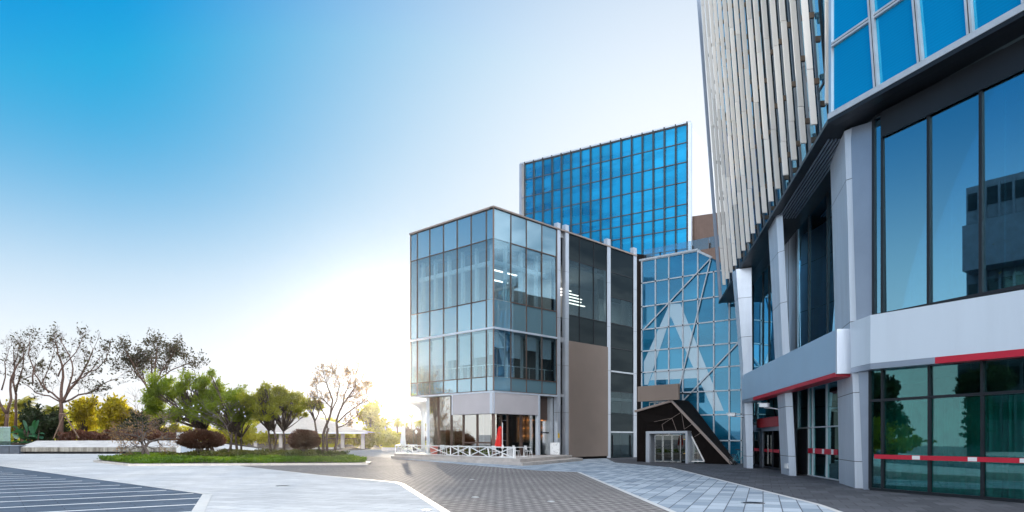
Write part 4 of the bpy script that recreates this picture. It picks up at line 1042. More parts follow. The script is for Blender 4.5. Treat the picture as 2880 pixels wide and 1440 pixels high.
mb = MB(); BR.box(mb, a + .2, BR.u(3000), .10, .12, BR.Z(2660, 1296, .12), BR.Z(2660, 1283, .12)); mb.build('warning_strip', M['red'], off)
for x in (2573, 2730, 2876):
    mb = MB(); BR.box(mb, BR.u(x), BR.u(x) + .28, .121, .126, BR.Z(2660, 1295, .12), BR.Z(2660, 1284, .12)); mb.build('warning_strip_mark', M['white_plastic'], off)
# inside: floors, back walls, lit strips
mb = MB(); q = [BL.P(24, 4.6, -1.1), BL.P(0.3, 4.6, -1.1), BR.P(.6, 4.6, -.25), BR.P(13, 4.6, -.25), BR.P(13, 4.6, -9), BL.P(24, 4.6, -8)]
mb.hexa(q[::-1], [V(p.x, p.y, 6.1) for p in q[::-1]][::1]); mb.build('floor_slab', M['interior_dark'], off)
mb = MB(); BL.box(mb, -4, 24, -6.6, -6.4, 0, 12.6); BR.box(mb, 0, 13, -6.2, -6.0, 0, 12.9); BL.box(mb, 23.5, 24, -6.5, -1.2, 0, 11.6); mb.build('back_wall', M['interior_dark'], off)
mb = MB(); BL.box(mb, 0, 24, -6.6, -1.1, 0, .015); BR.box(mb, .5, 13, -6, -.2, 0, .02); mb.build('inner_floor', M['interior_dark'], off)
pp = BR.P(BR.u(2835, -.9), 0, -.9); zp = 6.12
pot = thing('potted_palm', 'potted palm in a pale square pot behind the upper right window', 'plant', (pp.x, pp.y, zp))
mb = MB(); mb.hexa([(pp.x - .3, pp.y - .3, zp), (pp.x + .3, pp.y - .3, zp), (pp.x + .3, pp.y + .3, zp), (pp.x - .3, pp.y + .3, zp)], [(pp.x - .38, pp.y - .38, zp + .62), (pp.x + .38, pp.y - .38, zp + .62), (pp.x + .38, pp.y + .38, zp + .62), (pp.x - .38, pp.y + .38, zp + .62)]); mb.build('pot', M['pot'], pot)
mb = MB(); r = random.Random(5)
for k in range(26):
    a = r.uniform(0, 6.28); L = r.uniform(.9, 1.7); up_ = r.uniform(.6, 1.6); s = V(-math.sin(a), math.cos(a), 0)
    p0 = V(pp.x, pp.y, zp + .6)
    for t in np.linspace(.25, 1, 12):
        c = p0 + V(math.cos(a) * L * t * .6, math.sin(a) * L * t * .6, up_ * 1.3 * t - .9 * t * t)
        for sg_ in (-1, 1): mb.poly([c, c + s * sg_ * .22 + V(0, 0, -.12), c + s * sg_ * .2 + V(.03, .02, -.16)])
mb.build('fronds', M['leaf_bush'], pot)
# cameras on the columns
def cctv(p, d, label, cable=False):
    t = thing('security_camera', label, 'camera', p, 'cameras on the columns'); p = Vector(p); d = Vector(d).normalized()
    q = p + d * .75
    mb = MB(); mb.tube([p, p + d * .35 + V(0, 0, .02), q], .028, 8); mb.build('arm', M['white_plastic'], t)
    s = V(-d.y, d.x, 0)
    c = q + V(0, 0, .12); f = (d * .5 - s * .8).normalized()
    mb = MB(); mb.bar(c - f * .25, c + f * .22, .17, .17); mb.bar(c - f * .28 + V(0, 0, .105), c + f * .32 + V(0, 0, .105), .21, .025); h = mb.build('housing', M['white_plastic'], t)
    mb = MB(); mb.tube([c + f * .221, c + f * .235], .06, 12); mb.build('lens', M['black'], h)
    if cable:
        mb = MB(); pts = [p + d * .1 + V(0, -.05, -.03)] + [p + V(.25 + .55 * t, -.2 - .1 * t, -.05 - 1.5 * t * (1 - t) * 1.3 + .55 * t) for t in np.linspace(0.1, 1, 9)] + [p + V(.85, -.3, 2.0)]
        mb.tube(pts, .025, 6); mb.build('cable', M['black'], t)
cl = at(2089, 1172, 43.1); cctv((cl.x, cl.y, cl.z), (-1, -.2, 0), 'camera with a hanging black cable on the column by the atrium', True)
cr = at(2188, 1151, 35.2); cctv((cr.x, cr.y, cr.z), (-1, -.1, .1), 'white camera on an arm above the red door sign')
mb = MB(); q = at(2206, 1310, 34.6); mb.box(q.x - .05, q.x + .05, q.y - .45, q.y - .1, q.z - .12, q.z + .12); mb.build('socket_cover', M['white_plastic'], off)

# bicycle leaning behind the first column
b0 = G(2083, 1310); bk = thing('bicycle', 'dark bicycle leaning behind the column at the atrium corner', 'bicycle', (b0.x, b0.y, 0))
bx = V(.55, -.83, 0)
def bp(a, z): return V(b0.x, b0.y, 0) + bx * a * 1.15 + V(0, 0, z * 1.15)
for c in (-.5, .52):
    mb = MB(); mb.tube([bp(c + .33 * math.cos(t), .34 + .33 * math.sin(t)) for t in np.linspace(0, 2 * math.pi, 25)], .022, 6, False); w = mb.build('wheel', M['black'], bk)
    mb = MB()
    for t in np.linspace(0, math.pi, 8)[:-1]: mb.tube([bp(c + .32 * math.cos(t), .34 + .32 * math.sin(t)), bp(c - .32 * math.cos(t), .34 - .32 * math.sin(t))], .005, 4)
    mb.build('spokes', M['steel'], w)
mb = MB()
for a, b in (((-.5, .34), (-.05, .32)), ((-.5, .34), (-.18, .80)), ((-.05, .32), (-.2, .9)), ((-.05, .32), (.36, .78)), ((-.19, .80), (.35, .86)), ((.35, .95), (.52, .34))): mb.tube([bp(*a), bp(*b)], .02, 6)
mb.build('frame', M['teal_board'], bk)
sd_ = V(-bx.y, bx.x, 0)
mb = MB(); mb.tube([bp(.28, 1.08) + sd_ * .3, bp(.36, 1.12) + sd_ * .2, bp(.36, 1.0), bp(.36, 1.12) - sd_ * .2, bp(.28, 1.08) - sd_ * .3], .018, 6); mb.build('handlebar', M['black'], bk)
mb = MB(); mb.hexa([bp(-.33, .92) - sd_ * .08, bp(-.06, .92) - sd_ * .03, bp(-.06, .92) + sd_ * .03, bp(-.33, .92) + sd_ * .08], [bp(-.33, .98) - sd_ * .08, bp(-.06, .97) - sd_ * .03, bp(-.06, .97) + sd_ * .03, bp(-.33, .98) + sd_ * .08]); mb.build('saddle', M['black'], bk)
# ------------------------------------------------------------------ plants
def leafmesh(name, cen, size, mat, parent, seed=0, aspect=.45, bias=(0, 0, 0), squash=1.0):
    """many small leaf-shaped faces at the given points, one mesh"""
    g = np.random.default_rng(seed); cen = np.asarray(cen, float); n = len(cen)
    a = g.normal(size=(n, 3)) + np.array(bias); a /= np.linalg.norm(a, axis=1)[:, None]
    b = g.normal(size=(n, 3)); b -= a * (a * b).sum(1)[:, None]; b /= np.linalg.norm(b, axis=1)[:, None]
    s = (size * g.uniform(.6, 1.35, n))[:, None]
    off_ = V(0, 0, 0); p = parent
    while p is not None: off_ += p.location; p = p.parent
    cen = cen - np.array(off_)
    v = np.stack([cen + a * s, cen + b * s * aspect, cen - a * s, cen - b * s * aspect], 1).reshape(-1, 3)
    me = bpy.data.meshes.new(name); me.vertices.add(4 * n); me.vertices.foreach_set('co', v.ravel())
    me.loops.add(4 * n); me.loops.foreach_set('vertex_index', np.arange(4 * n, dtype=np.int32))
    me.polygons.add(n); me.polygons.foreach_set('loop_start', np.arange(0, 4 * n, 4, dtype=np.int32)); me.polygons.foreach_set('loop_total', np.full(n, 4, np.int32))
    me.materials.append(mat); me.update(calc_edges=True); me.validate()
    o = bpy.data.objects.new(name, me); C.objects.link(o)
    if parent is not None: o.parent = parent
    return o
def rv(r): 
    v = V(r.gauss(0, 1), r.gauss(0, 1), r.gauss(0, 1)); return v.normalized()
def skeleton(r, levels, kids_, ang, ratio, wander, up, first=1.0, taper=.62, nseg=5, mid=.35):
    paths = []
    def grow(p, d, L, rad, lv):
        pts = [p.copy()]
        for i in range(nseg):
            d = (d + rv(r) * wander + V(0, 0, up * (1 if lv else 0))).normalized(); p = p + d * (L / nseg); pts.append(p.copy())
        end = rad * taper
        paths.append((pts, [rad + (end - rad) * i / nseg for i in range(nseg + 1)], lv))
        if lv >= levels: return
        k = kids_[min(lv, len(kids_) - 1)]; a0 = r.uniform(0, 6.28)
        for j in range(k):
            az = a0 + 6.283 * j / k + r.uniform(-.4, .4); x = d.orthogonal().normalized(); y = d.cross(x)
            t = math.radians(ang[min(lv, len(ang) - 1)] * r.uniform(.6, 1.25))
            nd = d * math.cos(t) + (x * math.cos(az) + y * math.sin(az)) * math.sin(t)
            q = pts[-1] if (j < 2 or r.random() > mid) else pts[r.randint(nseg - 2, nseg - 1)]
            grow(q, nd, L * ratio * r.uniform(.75, 1.2) if lv else ratio * r.uniform(.85, 1.15) * first, end * r.uniform(.7, .95), lv + 1)
    return grow, paths
def bare_tree(name, label, cat, px, Y, zb, box, trunk_frac, rad, seed, levels=5, kids_=(4, 3, 2, 2), ang=(42, 32, 30), ratio=.72, wander=.16, up=.10,
              leaf=None, nleaf=3, lsize=.2, lsig=.25, bark='bark', minlv=3, group=None, trunks=1, tilt=0):
    """leafless or thinly leaved tree; box = crown extent in photo pixels (x0, y0, x1, y1)"""
    x0, y0, x1, y1 = box; s = Y / F
    bx_ = (px - CX) * s; t = thing(name, label, cat, (bx_, Y, zb), group)
    W, top = (x1 - x0) * s, EYE + (HY - y0) * s - zb; cx = ((x0 + x1) / 2 - CX) * s - bx_
    r = random.Random(seed); tl = trunk_frac * top
    grow, paths = skeleton(r, levels, kids_, ang, ratio, wander, up, first=(1 - trunk_frac) * top * .42)
    for k in range(trunks):
        d = V(r.uniform(-.25, .25) * (trunks > 1) + tilt, r.uniform(-.2, .2) * (trunks > 1), 1).normalized()
        grow(V((k - (trunks - 1) / 2) * rad * 3, r.uniform(-.2, .2) * (trunks > 1), 0), d, tl, rad, 0)
    P_ = np.array([p for pts, _, lv in paths if lv for p in pts]); zmax = max(P_[:, 2].max(), .1)
    lo, hi = np.percentile(P_[:, 0], 2), np.percentile(P_[:, 0], 98); sx = W / max(hi - lo, .1); mx = (lo + hi) / 2
    zs = (top - tl) / max(zmax - tl, .1)
    def fix(p):
        z = p.z if p.z < tl else tl + (p.z - tl) * zs
        w = min(1, max(0, (p.z - tl * .55) / max(tl * .8, .1)))
        x = p.x * (1 - w) + ((p.x - mx * w) * (1 + (sx - 1) * w) + cx) * w; y = p.y * (1 + (min(sx, 1.6) - 1) * w)
        return V(bx_ + x, Y + y, zb + z)
    mb = MB(); tips = []
    for pts, rd, lv in paths:
        q = [fix(p) for p in pts]; mb.tube(q, [max(a, .012) for a in rd], 9 if lv == 0 else (6 if lv < 3 else 3), cap=lv < 2)
        if lv >= minlv: tips += q[1:] if lv == levels else q[3:]
    mb.build('trunk', M[bark], t, smooth=True)
    if leaf:
        g = np.random.default_rng(seed); c = np.repeat(np.array([tuple(p) for p in tips]), nleaf, 0)
        c += g.normal(size=c.shape) * lsig; leafmesh('crown', c, lsize, M[leaf], t, seed)
    return t
def clump_tree(name, label, cat, stems, Y, zb, clumps, leaf, seed, nleaf=420, lsize=.15, rad=.14, bark='bark', bias=(.5, 0, .7), aspect=.3, group=None, dy=1.6, fork=.45, crown='crown'):
    """bushy tree: stems = photo x of each trunk foot; clumps = (x, y, radius) of its foliage masses in photo pixels"""
    s = Y / F; bx_ = (stems[0] - CX) * s; t = thing(name, label, cat, (bx_, Y, zb), group)
    r = random.Random(seed); g = np.random.default_rng(seed); mb = MB(); pts = []
    cs = []
    for x, y, rr in clumps:
        c = at(x, y, Y); c.y += r.uniform(-dy, dy); cs.append((c, rr * s))
    for k, sx_ in enumerate(stems):
        a = V((sx_ - CX) * s, Y + r.uniform(-.5, .5) * (k > 0), zb)
        near = sorted(cs, key=lambda q: abs(q[0].x - a.x) + r.uniform(0, 1.5))[:max(2, (len(cs) * 2) // (len(stems) + 1))]
        m = sum((q[0] for q in near), V(0, 0, 0)) / len(near)
        f = a + (m - a) * fork; f.x += r.uniform(-.2, .2)
        st_ = [a, a + (f - a) * .3 + V(r.uniform(-.15, .15), 0, 0), a + (f - a) * .65 + V(r.uniform(-.2, .2), 0, 0), f]
        mb.tube(st_, [rad, rad * .85, rad * .75, rad * .65], 7)
        for c, rr in near:
            md = f + (c - f) * .5 + V(r.uniform(-.25, .25), r.uniform(-.2, .2), -.12 * rr)
            mb.tube([f - (f - a) * .04, md, c], [rad * .5, rad * .34, rad * .1], 5)
            for q in range(5):
                e = c + rv(r) * rr * .9; mb.tube([md + (c - md) * .5, (md + e) * .5 + V(0, 0, .1), e], [rad * .2, rad * .13, .01], 3, cap=False)
    for c, rr in cs:
        n = int(nleaf * (rr / .8) ** 1.6) + 30
        d = g.normal(size=(n, 3)); d /= np.linalg.norm(d, axis=1)[:, None]
        rad_ = rr * np.clip(g.beta(2.6, 1.5, n) * 1.12, 0, 1.25)[:, None]; q = np.array(c) + d * rad_ * np.array([1.0, 1.0, .78])
        q += np.array([.3, 0, .25]) * (g.uniform(0, 1, (n, 1)) ** 3) * rr
        pts.append(q)
        for k in range(9):   # loose sprays that break up the outline
            dv = g.normal(size=3) + np.array([.35, 0, .55]); dv /= np.linalg.norm(dv); m = max(8, n // 22)
            tt = g.uniform(.5, 1.55, (m, 1)); pts.append(np.array(c) + dv * tt * rr + g.normal(size=(m, 3)) * rr * .09 * (1.7 - tt))
    mb.build('trunk', M[bark], t, smooth=True)
    leafmesh(crown, np.concatenate(pts), lsize, M[leaf], t, seed, aspect, bias)
    return t
def ring(r, box, n, rmin, rmax, power=.55):
    """foliage masses scattered through an oval of the photo"""
    x0, y0, x1, y1 = box; out = []
    for k in range(n):
        a = r.uniform(0, 6.283); q = r.random() ** power; rr = r.uniform(rmin, rmax)
        out.append(((x0 + x1) / 2 + math.cos(a) * q * ((x1 - x0) / 2 - rr * .8), (y0 + y1) / 2 + math.sin(a) * q * ((y1 - y0) / 2 - rr * .7), rr))
    return out
def palm(name, label, px, py, Y, R_, seed, trunk=.16, leaf='leaf_palm', group=None, n=26):
    c = at(px, py, Y); t = thing(name, label, 'palm', (c.x, Y, 0), group); r = random.Random(seed)
    mb = MB(); zz = [c.z * k / 8 for k in range(9)]
    mb.tube([V(c.x + .12 * math.sin(k * .5), Y, z) for k, z in enumerate(zz)], [trunk * (1.25 - .05 * k + .06 * (k % 2)) for k in range(9)], 8); mb.build('trunk', M['pale_bark'], t, smooth=True)
    mb = MB()
    for k in range(n):
        a = r.uniform(0, 6.283); e = r.uniform(-.5, 1.25); L = R_ * r.uniform(.8, 1.1); h = V(math.cos(a), math.sin(a), 0); s = V(-h.y, h.x, 0)
        base_ = V(c.x + .12 * math.sin(4), Y, c.z); prev = None
        for q in range(9):
            tt = q / 8; p = base_ + h * L * tt * math.cos(e * .8) + V(0, 0, L * (math.sin(e) * tt - .55 * tt * tt))
            if prev is not None:
                w = L * .28 * math.sin(math.pi * min(1, .15 + tt * .9)) + .02; dn = V(0, 0, -w * .55)
                for sg_ in (-1, 1):
                    mb.poly([prev, prev + (p - prev) * .45, prev + (p - prev) * 1.3 + s * sg_ * w + dn])
                    m_ = prev + (p - prev) * .5; mb.poly([m_, p, m_ + (p - prev) * 1.3 + s * sg_ * w + dn])
            prev = p
    mb.build('crown', M[leaf], t); return t

# planting bed, long stone bench wall and the dark wall with a glass screen
mb = MB(); mb.hexa([(-64, 88.2, 0), (-29, 88.2, 0), (-27, 92, 0), (-20, 200, 0), (-110, 200, 0), (-72, 88.2, 0)], [(-64, 88.2, 1.3), (-36, 88.2, 1.3), (-30, 92, .2), (-20, 200, .2), (-110, 200, 1.2), (-72, 88.2, 1.3)])
tag(mb.build('planting_ground', M['soil']), kind='structure')
bw = thing('stone_bench_wall', 'long pale concrete bench wall with a sloping top and dark recess below', 'bench', (-50, 84, 0))
def bxx(px, Y): return (px - CX) / F * Y
mb = MB()
secs = [(54, 103, .84, 1.6), (300, 300, .84, 1.62), (503, 500, .84, 1.62), (640, 625, .62, 1.22), (776, 770, .3, .36)]
for (pa, qa, za, ta), (pb_, qb, zb_, tb_) in zip(secs[:-1], secs[1:]):
    f0, f1 = V(bxx(pa, 84), 84, 0), V(bxx(pb_, 84), 84, 0); r0, r1 = V(bxx(qa, 88), 88, 0), V(bxx(qb, 88), 88, 0)
    mb.hexa([V(f0.x, f0.y, .28), V(f1.x, f1.y, .28 if zb_ > .5 else .1), V(r1.x, r1.y, .28 if zb_ > .5 else .1), V(r0.x, r0.y, .28)], [V(f0.x, f0.y, za), V(f1.x, f1.y, zb_), V(r1.x, r1.y, tb_), V(r0.x, r0.y, ta)])
mb.build('slab', M['concrete'], bw)
mb = MB()
for k in range(14): mb.box(-59.6 + k * 1.45 - .012, -59.6 + k * 1.45 + .012, 83.93, 84.1, .28, .80)
mb.build('front_joint', M['joint'], bw)
mb = MB(); mb.box(bxx(56, 84), bxx(503, 84), 83.94, 83.98, .28, .80); mb.build('front_face', M['stained_shaded_concrete'], bw)
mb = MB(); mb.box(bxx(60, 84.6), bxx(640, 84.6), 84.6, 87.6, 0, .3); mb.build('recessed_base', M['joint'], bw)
dw = thing('slate_wall', 'low dark slate wall with a green glass screen at the far left of the plaza', 'wall', (-64, 84, 0))
mb = MB(); mb.box(-84, bxx(52.5, 83.6), 83.6, 86, 0, .98); mb.build('base', M['dark_stone'], dw)
mb = MB(); mb.box(-84, bxx(53, 83.5), 83.5, 86.05, .98, 1.05); mb.build('cap', M['grey_panel'], dw)
mb = MB()
for x in (26, -8): mb.box(bxx(x, 83.6) - .02, bxx(x, 83.6) + .02, 83.57, 83.62, 0.02, .97)
mb.build('joint', M['joint'], dw)
mb = MB(); mb.box(-84, bxx(29.5, 84.6), 84.6, 84.66, 1.05, 3.25); mb.build('glass_screen', M['green_balustrade'], dw)
mb = MB(); mb.box(-84, bxx(29.8, 84.6), 84.58, 84.68, 3.25, 3.31); mb.build('screen_rail', M['silver'], dw)

# trees on the left behind the bench wall
def limb_tree(name, label, cat, Y, zb, zm, trunks, limbs, rad, seed, leaf=None, lsize=.17, nleaf=2, twig=(7, .30), levels=3, bark='red_bark', rmin=.02, depth=2.2, lsig=.25, aspect=.5, bias=(0, 0, -.3)):
    """tree whose trunks and main limbs follow polylines of photo positions; zm maps them; twigs grow from the limbs"""
    r = random.Random(seed); g = np.random.default_rng(seed); s = Y / F
    p0 = zm(*trunks[0][0]); t = thing(name, label, cat, ((p0[0] - CX) * s, Y, zb)); mb = MB(); tips = []
    def world(pl, d0, d1):
        out = []
        for k, q in enumerate(pl):
            x, y = zm(*q); f = k / max(1, len(pl) - 1); out.append(at(x, y, Y) + V(0, d0 + (d1 - d0) * f, 0))
        fine = []
        for k in range(len(out) - 1):
            a, b = out[k], out[k + 1]; L = (b - a).length
            fine += [a, a + (b - a) * .5 + rv(r) * L * .05]
        return fine + [out[-1]]
    def grow(p, d, L, rd, lv):
        pts = [p]
        for i in range(4):
            d = (d + rv(r) * .22 + V(0, 0, .05)).normalized(); p = p + d * L / 4; pts.append(p)
        mb.tube(pts, [max(rmin * .6, rd * (1 - .7 * i / 4)) for i in range(5)], 4 if lv < 2 else 3, cap=False)
        if lv >= levels - 1: tips.extend(pts[2:])
        if lv < levels:
            for k in range(2 + (lv == 0) + (r.random() < .35)):
                q = pts[r.choice((2, 3, 4, 4))]; nd = (d + rv(r) * r.uniform(.45, .8)).normalized(); grow(q, nd, L * r.uniform(.5, .75), max(rmin, rd * .5), lv + 1)
    for tr in trunks:
        w_ = world(tr, 0, 0); w_[0].z = zb; mb.tube(w_, [rad * (1.15 - .45 * i / len(w_)) for i in range(len(w_))], 9)
    for lb_ in limbs:
        k0 = lb_[0]; pl = lb_[1:]; dd = r.uniform(-depth, depth); w_ = world(pl, 0 if k0 > .6 else dd * .4, dd); n = len(w_)
        mb.tube(w_, [rad * k0 * (1 - .75 * i / n) for i in range(n)], 6)
        tot = sum((w_[i + 1] - w_[i]).length for i in range(n - 1))
        for k in range(int(twig[0] * max(1, len(pl) / 4))):
            i = r.randint(int(n * .3), n - 1); dr = (w_[min(i + 1, n - 1)] - w_[max(i - 1, 0)]).normalized()
            nd = (dr + rv(r) * .8).normalized(); grow(w_[i], nd, tot * twig[1] * r.uniform(.6, 1.1) * (1.15 - .5 * i / n), max(rmin, rad * k0 * .2), 0)
        grow(w_[-1], (w_[-1] - w_[-2]).normalized(), tot * twig[1] * .8, max(rmin, rad * k0 * .22), 0)
    mb.build('trunk', M[bark], t, smooth=True)
    if leaf:
        c = np.array([tuple(p) for p in tips]); c = c[g.random(len(c)) < min(1, nleaf)]; c = np.repeat(c, max(1, int(nleaf)), 0); c = c + g.normal(size=c.shape) * lsig
        leafmesh('crown', c, lsize, M[leaf], t, seed, aspect, bias)
    return t
def z1(x, y): return (x * .4193, 900 + y * .4193)
def z2(x, y): return (600 + x * .4193, 900 + y * .4193)
limb_tree('thin_tree', 'nearly leafless two-limbed tree at the far left edge', 'tree', 90, 1.2, z1, [[(40, 760), (42, 690), (46, 630)]],
    [(.8, (46, 630), (10, 560), (0, 470), (-25, 380), (-60, 290)), (.8, (46, 630), (68, 530), (58, 400), (95, 300), (140, 220)), (.4, (0, 470), (20, 380), (10, 280), (30, 210)), (.4, (58, 400), (40, 320), (60, 230)), (.4, (10, 560), (-50, 470), (-110, 400))], .24, 31, 'leaf_dark', .18, .09, (5, .26), rmin=.016)
limb_tree('thin_tree', 'slender dark tree just left of the big spreading tree', 'tree', 93, 1.2, z1, [[(105, 740), (108, 640), (108, 500)]],
    [(.8, (108, 500), (78, 400), (85, 300), (70, 210)), (.8, (108, 480), (140, 400), (170, 320), (178, 200)), (.5, (140, 400), (190, 370), (220, 320)), (.5, (85, 300), (120, 240), (125, 190))], .18, 37, 'leaf_dark', .18, .09, (5, .26), rmin=.016)
limb_tree('spreading_tree', 'tall spreading tree with few leaves and a forked tan trunk, largest on the left', 'tree', 90, 1.2, z1, [[(410, 790), (412, 680), (412, 600), (408, 550)]],
    [(.8, (408, 560), (396, 480), (395, 380), (372, 290), (330, 220), (300, 140)), (.55, (400, 545), (330, 490), (245, 430), (195, 360), (190, 280)), (.45, (400, 550), (320, 508), (230, 490), (150, 430)),
     (.8, (420, 555), (450, 500), (510, 430), (560, 360), (600, 290), (640, 200)), (.5, (452, 500), (480, 420), (502, 330), (480, 240), (430, 150)), (.5, (430, 550), (520, 502), (600, 490), (680, 430), (750, 400)),
     (.4, (510, 430), (600, 390), (680, 330), (740, 260)), (.4, (395, 380), (440, 300), (520, 220), (560, 140)), (.4, (245, 430), (262, 330), (240, 240), (255, 150)), (.35, (330, 490), (290, 420), (330, 330), (370, 200)), (.35, (560, 360), (640, 330), (700, 260), (720, 190)), (.3, (600, 490), (650, 470), (720, 470))],
    .27, 44, 'leaf_dark', .19, .12, (8, .20), rmin=.014)
limb_tree('rounded_tree', 'round-topped tree with dark leaves on top, left of the green trees', 'tree', 92, 1.2, z1, [[(1000, 760), (1010, 610), (1025, 520)]],
    [(.7, (1025, 520), (965, 430), (900, 370), (850, 330), (815, 290)), (.6, (1015, 500), (955, 385), (905, 290), (870, 230)), (.7, (1022, 515), (1010, 400), (992, 300), (975, 215)), (.8, (1028, 520), (1050, 400), (1062, 300), (1085, 205)),
     (.6, (1040, 450), (1100, 350), (1150, 280), (1190, 225)), (.5, (1060, 400), (1150, 340), (1230, 310), (1290, 285)), (.4, (965, 430), (930, 330), (940, 250)), (.4, (1100, 350), (1120, 260), (1140, 210)), (.4, (900, 370), (860, 290), (830, 250))],
    .20, 52, 'leaf_dark', .16, .42, (13, .27), rmin=.014)
bare_tree('bare_sapling', 'pale leafless sapling in front of the round-topped tree', 'tree', 436, 97, 1.2, (352, 1092, 470, 1190), .3, .08, 53, levels=5, kids_=(4, 2, 2), bark='pale_bark')
sk = thing('tree_stakes', 'wooden stakes propping the trunk of the big spreading tree', 'tree stakes', (at(178, 1230, 89).x, 89, 1.2))
mb = MB(); a = at(180, 1163, 89.4)
for x, y in ((215, 1200), (222, 1212), (150, 1214)): mb.bar(a, at(x, y + 20, 88.6), .12)
mb.bar(at(168, 1163, 89.3), at(187, 1163, 89.3), .14); mb.build('stake', M['pale_bark'], sk)
r = random.Random(6)
clump_tree('yellow_bush', 'sunlit yellow-leaved bush right beside the big spreading tree', 'bush', [232, 245], 97, 1.2, ring(r, (188, 1118, 292, 1225), 15, 14, 24), 'leaf_yellow', 61, 170, .2, .10, aspect=.5, bias=(0, 0, .2), fork=.3)
clump_tree('yellow_bush', 'larger sunlit yellow bush with dark branches left of the white pillar', 'bush', [322, 335], 95, 1.2, ring(r, (262, 1102, 376, 1228), 19, 14, 25), 'leaf_yellow', 62, 170, .2, .10, aspect=.5, bias=(0, 0, .2), fork=.3)
clump_tree('dark_bush', 'dark green bush behind the banana plant', 'bush', [120, 140], 93, 1.2, ring(r, (58, 1148, 200, 1250), 17, 18, 30), 'leaf_bush', 63, 260, .2, .08, aspect=.5, bias=(0, 0, .3), fork=.3)
clump_tree('dark_bush', 'dark rounded bush between the yellow bushes and the bare bonsai tree', 'bush', [395, 408], 94, 1.2, ring(r, (352, 1150, 450, 1245), 11, 16, 26), 'leaf_bush', 64, 260, .2, .08, aspect=.5, bias=(0, 0, .3), fork=.3)
clump_tree('yellow_bush', 'yellow bush at the left edge under the palm', 'bush', [15], 101, 1.2, ring(r, (-60, 1130, 62, 1240), 12, 16, 26), 'leaf_yellow', 65, 150, .22, .08, aspect=.5, bias=(0, 0, .3), fork=.3)
clump_tree('yellow_bush', 'yellow-green bush seen under the crowns of the green trees', 'bush', [520], 99, 1.0, ring(r, (440, 1190, 600, 1262), 13, 12, 20), 'leaf_vista', 66, 170, .2, .08, aspect=.5, bias=(0, 0, .3), fork=.3)
clump_tree('yellow_bush', 'yellow-green bush behind the right-hand trunks of the green trees', 'bush', [640, 690], 100, .8, ring(r, (580, 1192, 745, 1262), 14, 12, 20), 'leaf_vista', 67, 170, .2, .08, aspect=.5, bias=(0, 0, .3), fork=.3)
palm('fan_palm', 'yellowish palm at the left edge behind the slender dark tree', 60, 1140, 104, 3.6, 71, .22)
palm('fan_palm', 'small palm top just left of the big spreading tree trunk', 146, 1152, 108, 2.3, 72, .18)
# banana plant with broad paddle leaves
bp0 = at(78, 1240, 89.2); bn = thing('banana_plant', 'broad-leaved dark green banana plant by the slate wall', 'plant', (bp0.x, 89.2, 1.2))
mb = MB(); r = random.Random(12)
for k in range(34):
    a = r.uniform(0, 6.283); L = r.uniform(1.0, 1.9); w = r.uniform(.28, .48); e = r.uniform(.15, 1.2); ox = r.gauss(0, .9); oz = r.uniform(0, 1.5)
    h = V(math.cos(a), math.sin(a) * .7, 0); s = V(-h.y, h.x, .3).normalized(); b0_ = V(bp0.x + ox, 89.2 + r.gauss(0, .4), 1.2 + oz)
    if k < 3: b0_ = V(bp0.x + (-.1, .5, .9)[k], 89.2, 2.7); e = 1.35; h = V((-.4, .8, .5)[k], 0, 0).normalized(); L = 2.3; w = .5; s = V(.3, -.9, .1).normalized() if k % 2 else V(.8, -.5, 0).normalized()
    prev = None
    for q in range(8):
        tt = q / 7; p = b0_ + h * L * tt * math.cos(e) + V(0, 0, L * (math.sin(e) * tt * 1.2 - .5 * tt * tt)); wd = w * math.sin(math.pi * (.08 + .9 * tt)) ** .7
        cur = (p + s * wd + V(0, 0, .12 * wd), p, p - s * wd + V(0, 0, .12 * wd))
        if prev: mb.poly([prev[0], prev[1], cur[1], cur[0]]); mb.poly([prev[1], prev[2], cur[2], cur[1]])
        prev = cur
mb.build('leaves', M['leaf_banana'], bn, smooth=True)
mb = MB()
for k in range(7): x = bp0.x + r.gauss(0, .7); mb.tube([V(x, 89.2, 1.2), V(x + r.uniform(-.2, .2), 89.2, 2.2), V(x + r.uniform(-.4, .4), 89.2, 3.0)], [.09, .07, .03], 7)
mb.build('stem', M['bark'], bn)
# red hedge
g = np.random.default_rng(9); n = 9000
hx = g.uniform(bxx(176, 90.5), bxx(510, 90.5), n); hy = g.uniform(89, 92, n); top = 2.75 + .22 * np.sin(hx * 1.3) + .16 * np.sin(hx * 3.1 + hy)
hz = 1.25 + (top - 1.25) * g.uniform(0, 1, n) ** .6
hd = thing('red_hedge', 'long reddish-brown hedge behind the concrete bench wall', 'hedge', (-51, 90, 1.2))
leafmesh('foliage', np.stack([hx, hy, hz], 1), .16, M['leaf_red'], hd, 9, .4, (0, 0, .8))
mb = MB()
for k in range(40):
    x = g.uniform(bxx(180, 90), bxx(505, 90)); mb.tube([V(x, 90.4, 1.2), V(x + g.normal() * .2, 90.4, 2.4)], [.025, .01], 4)
mb.build('stems', M['bark'], hd)

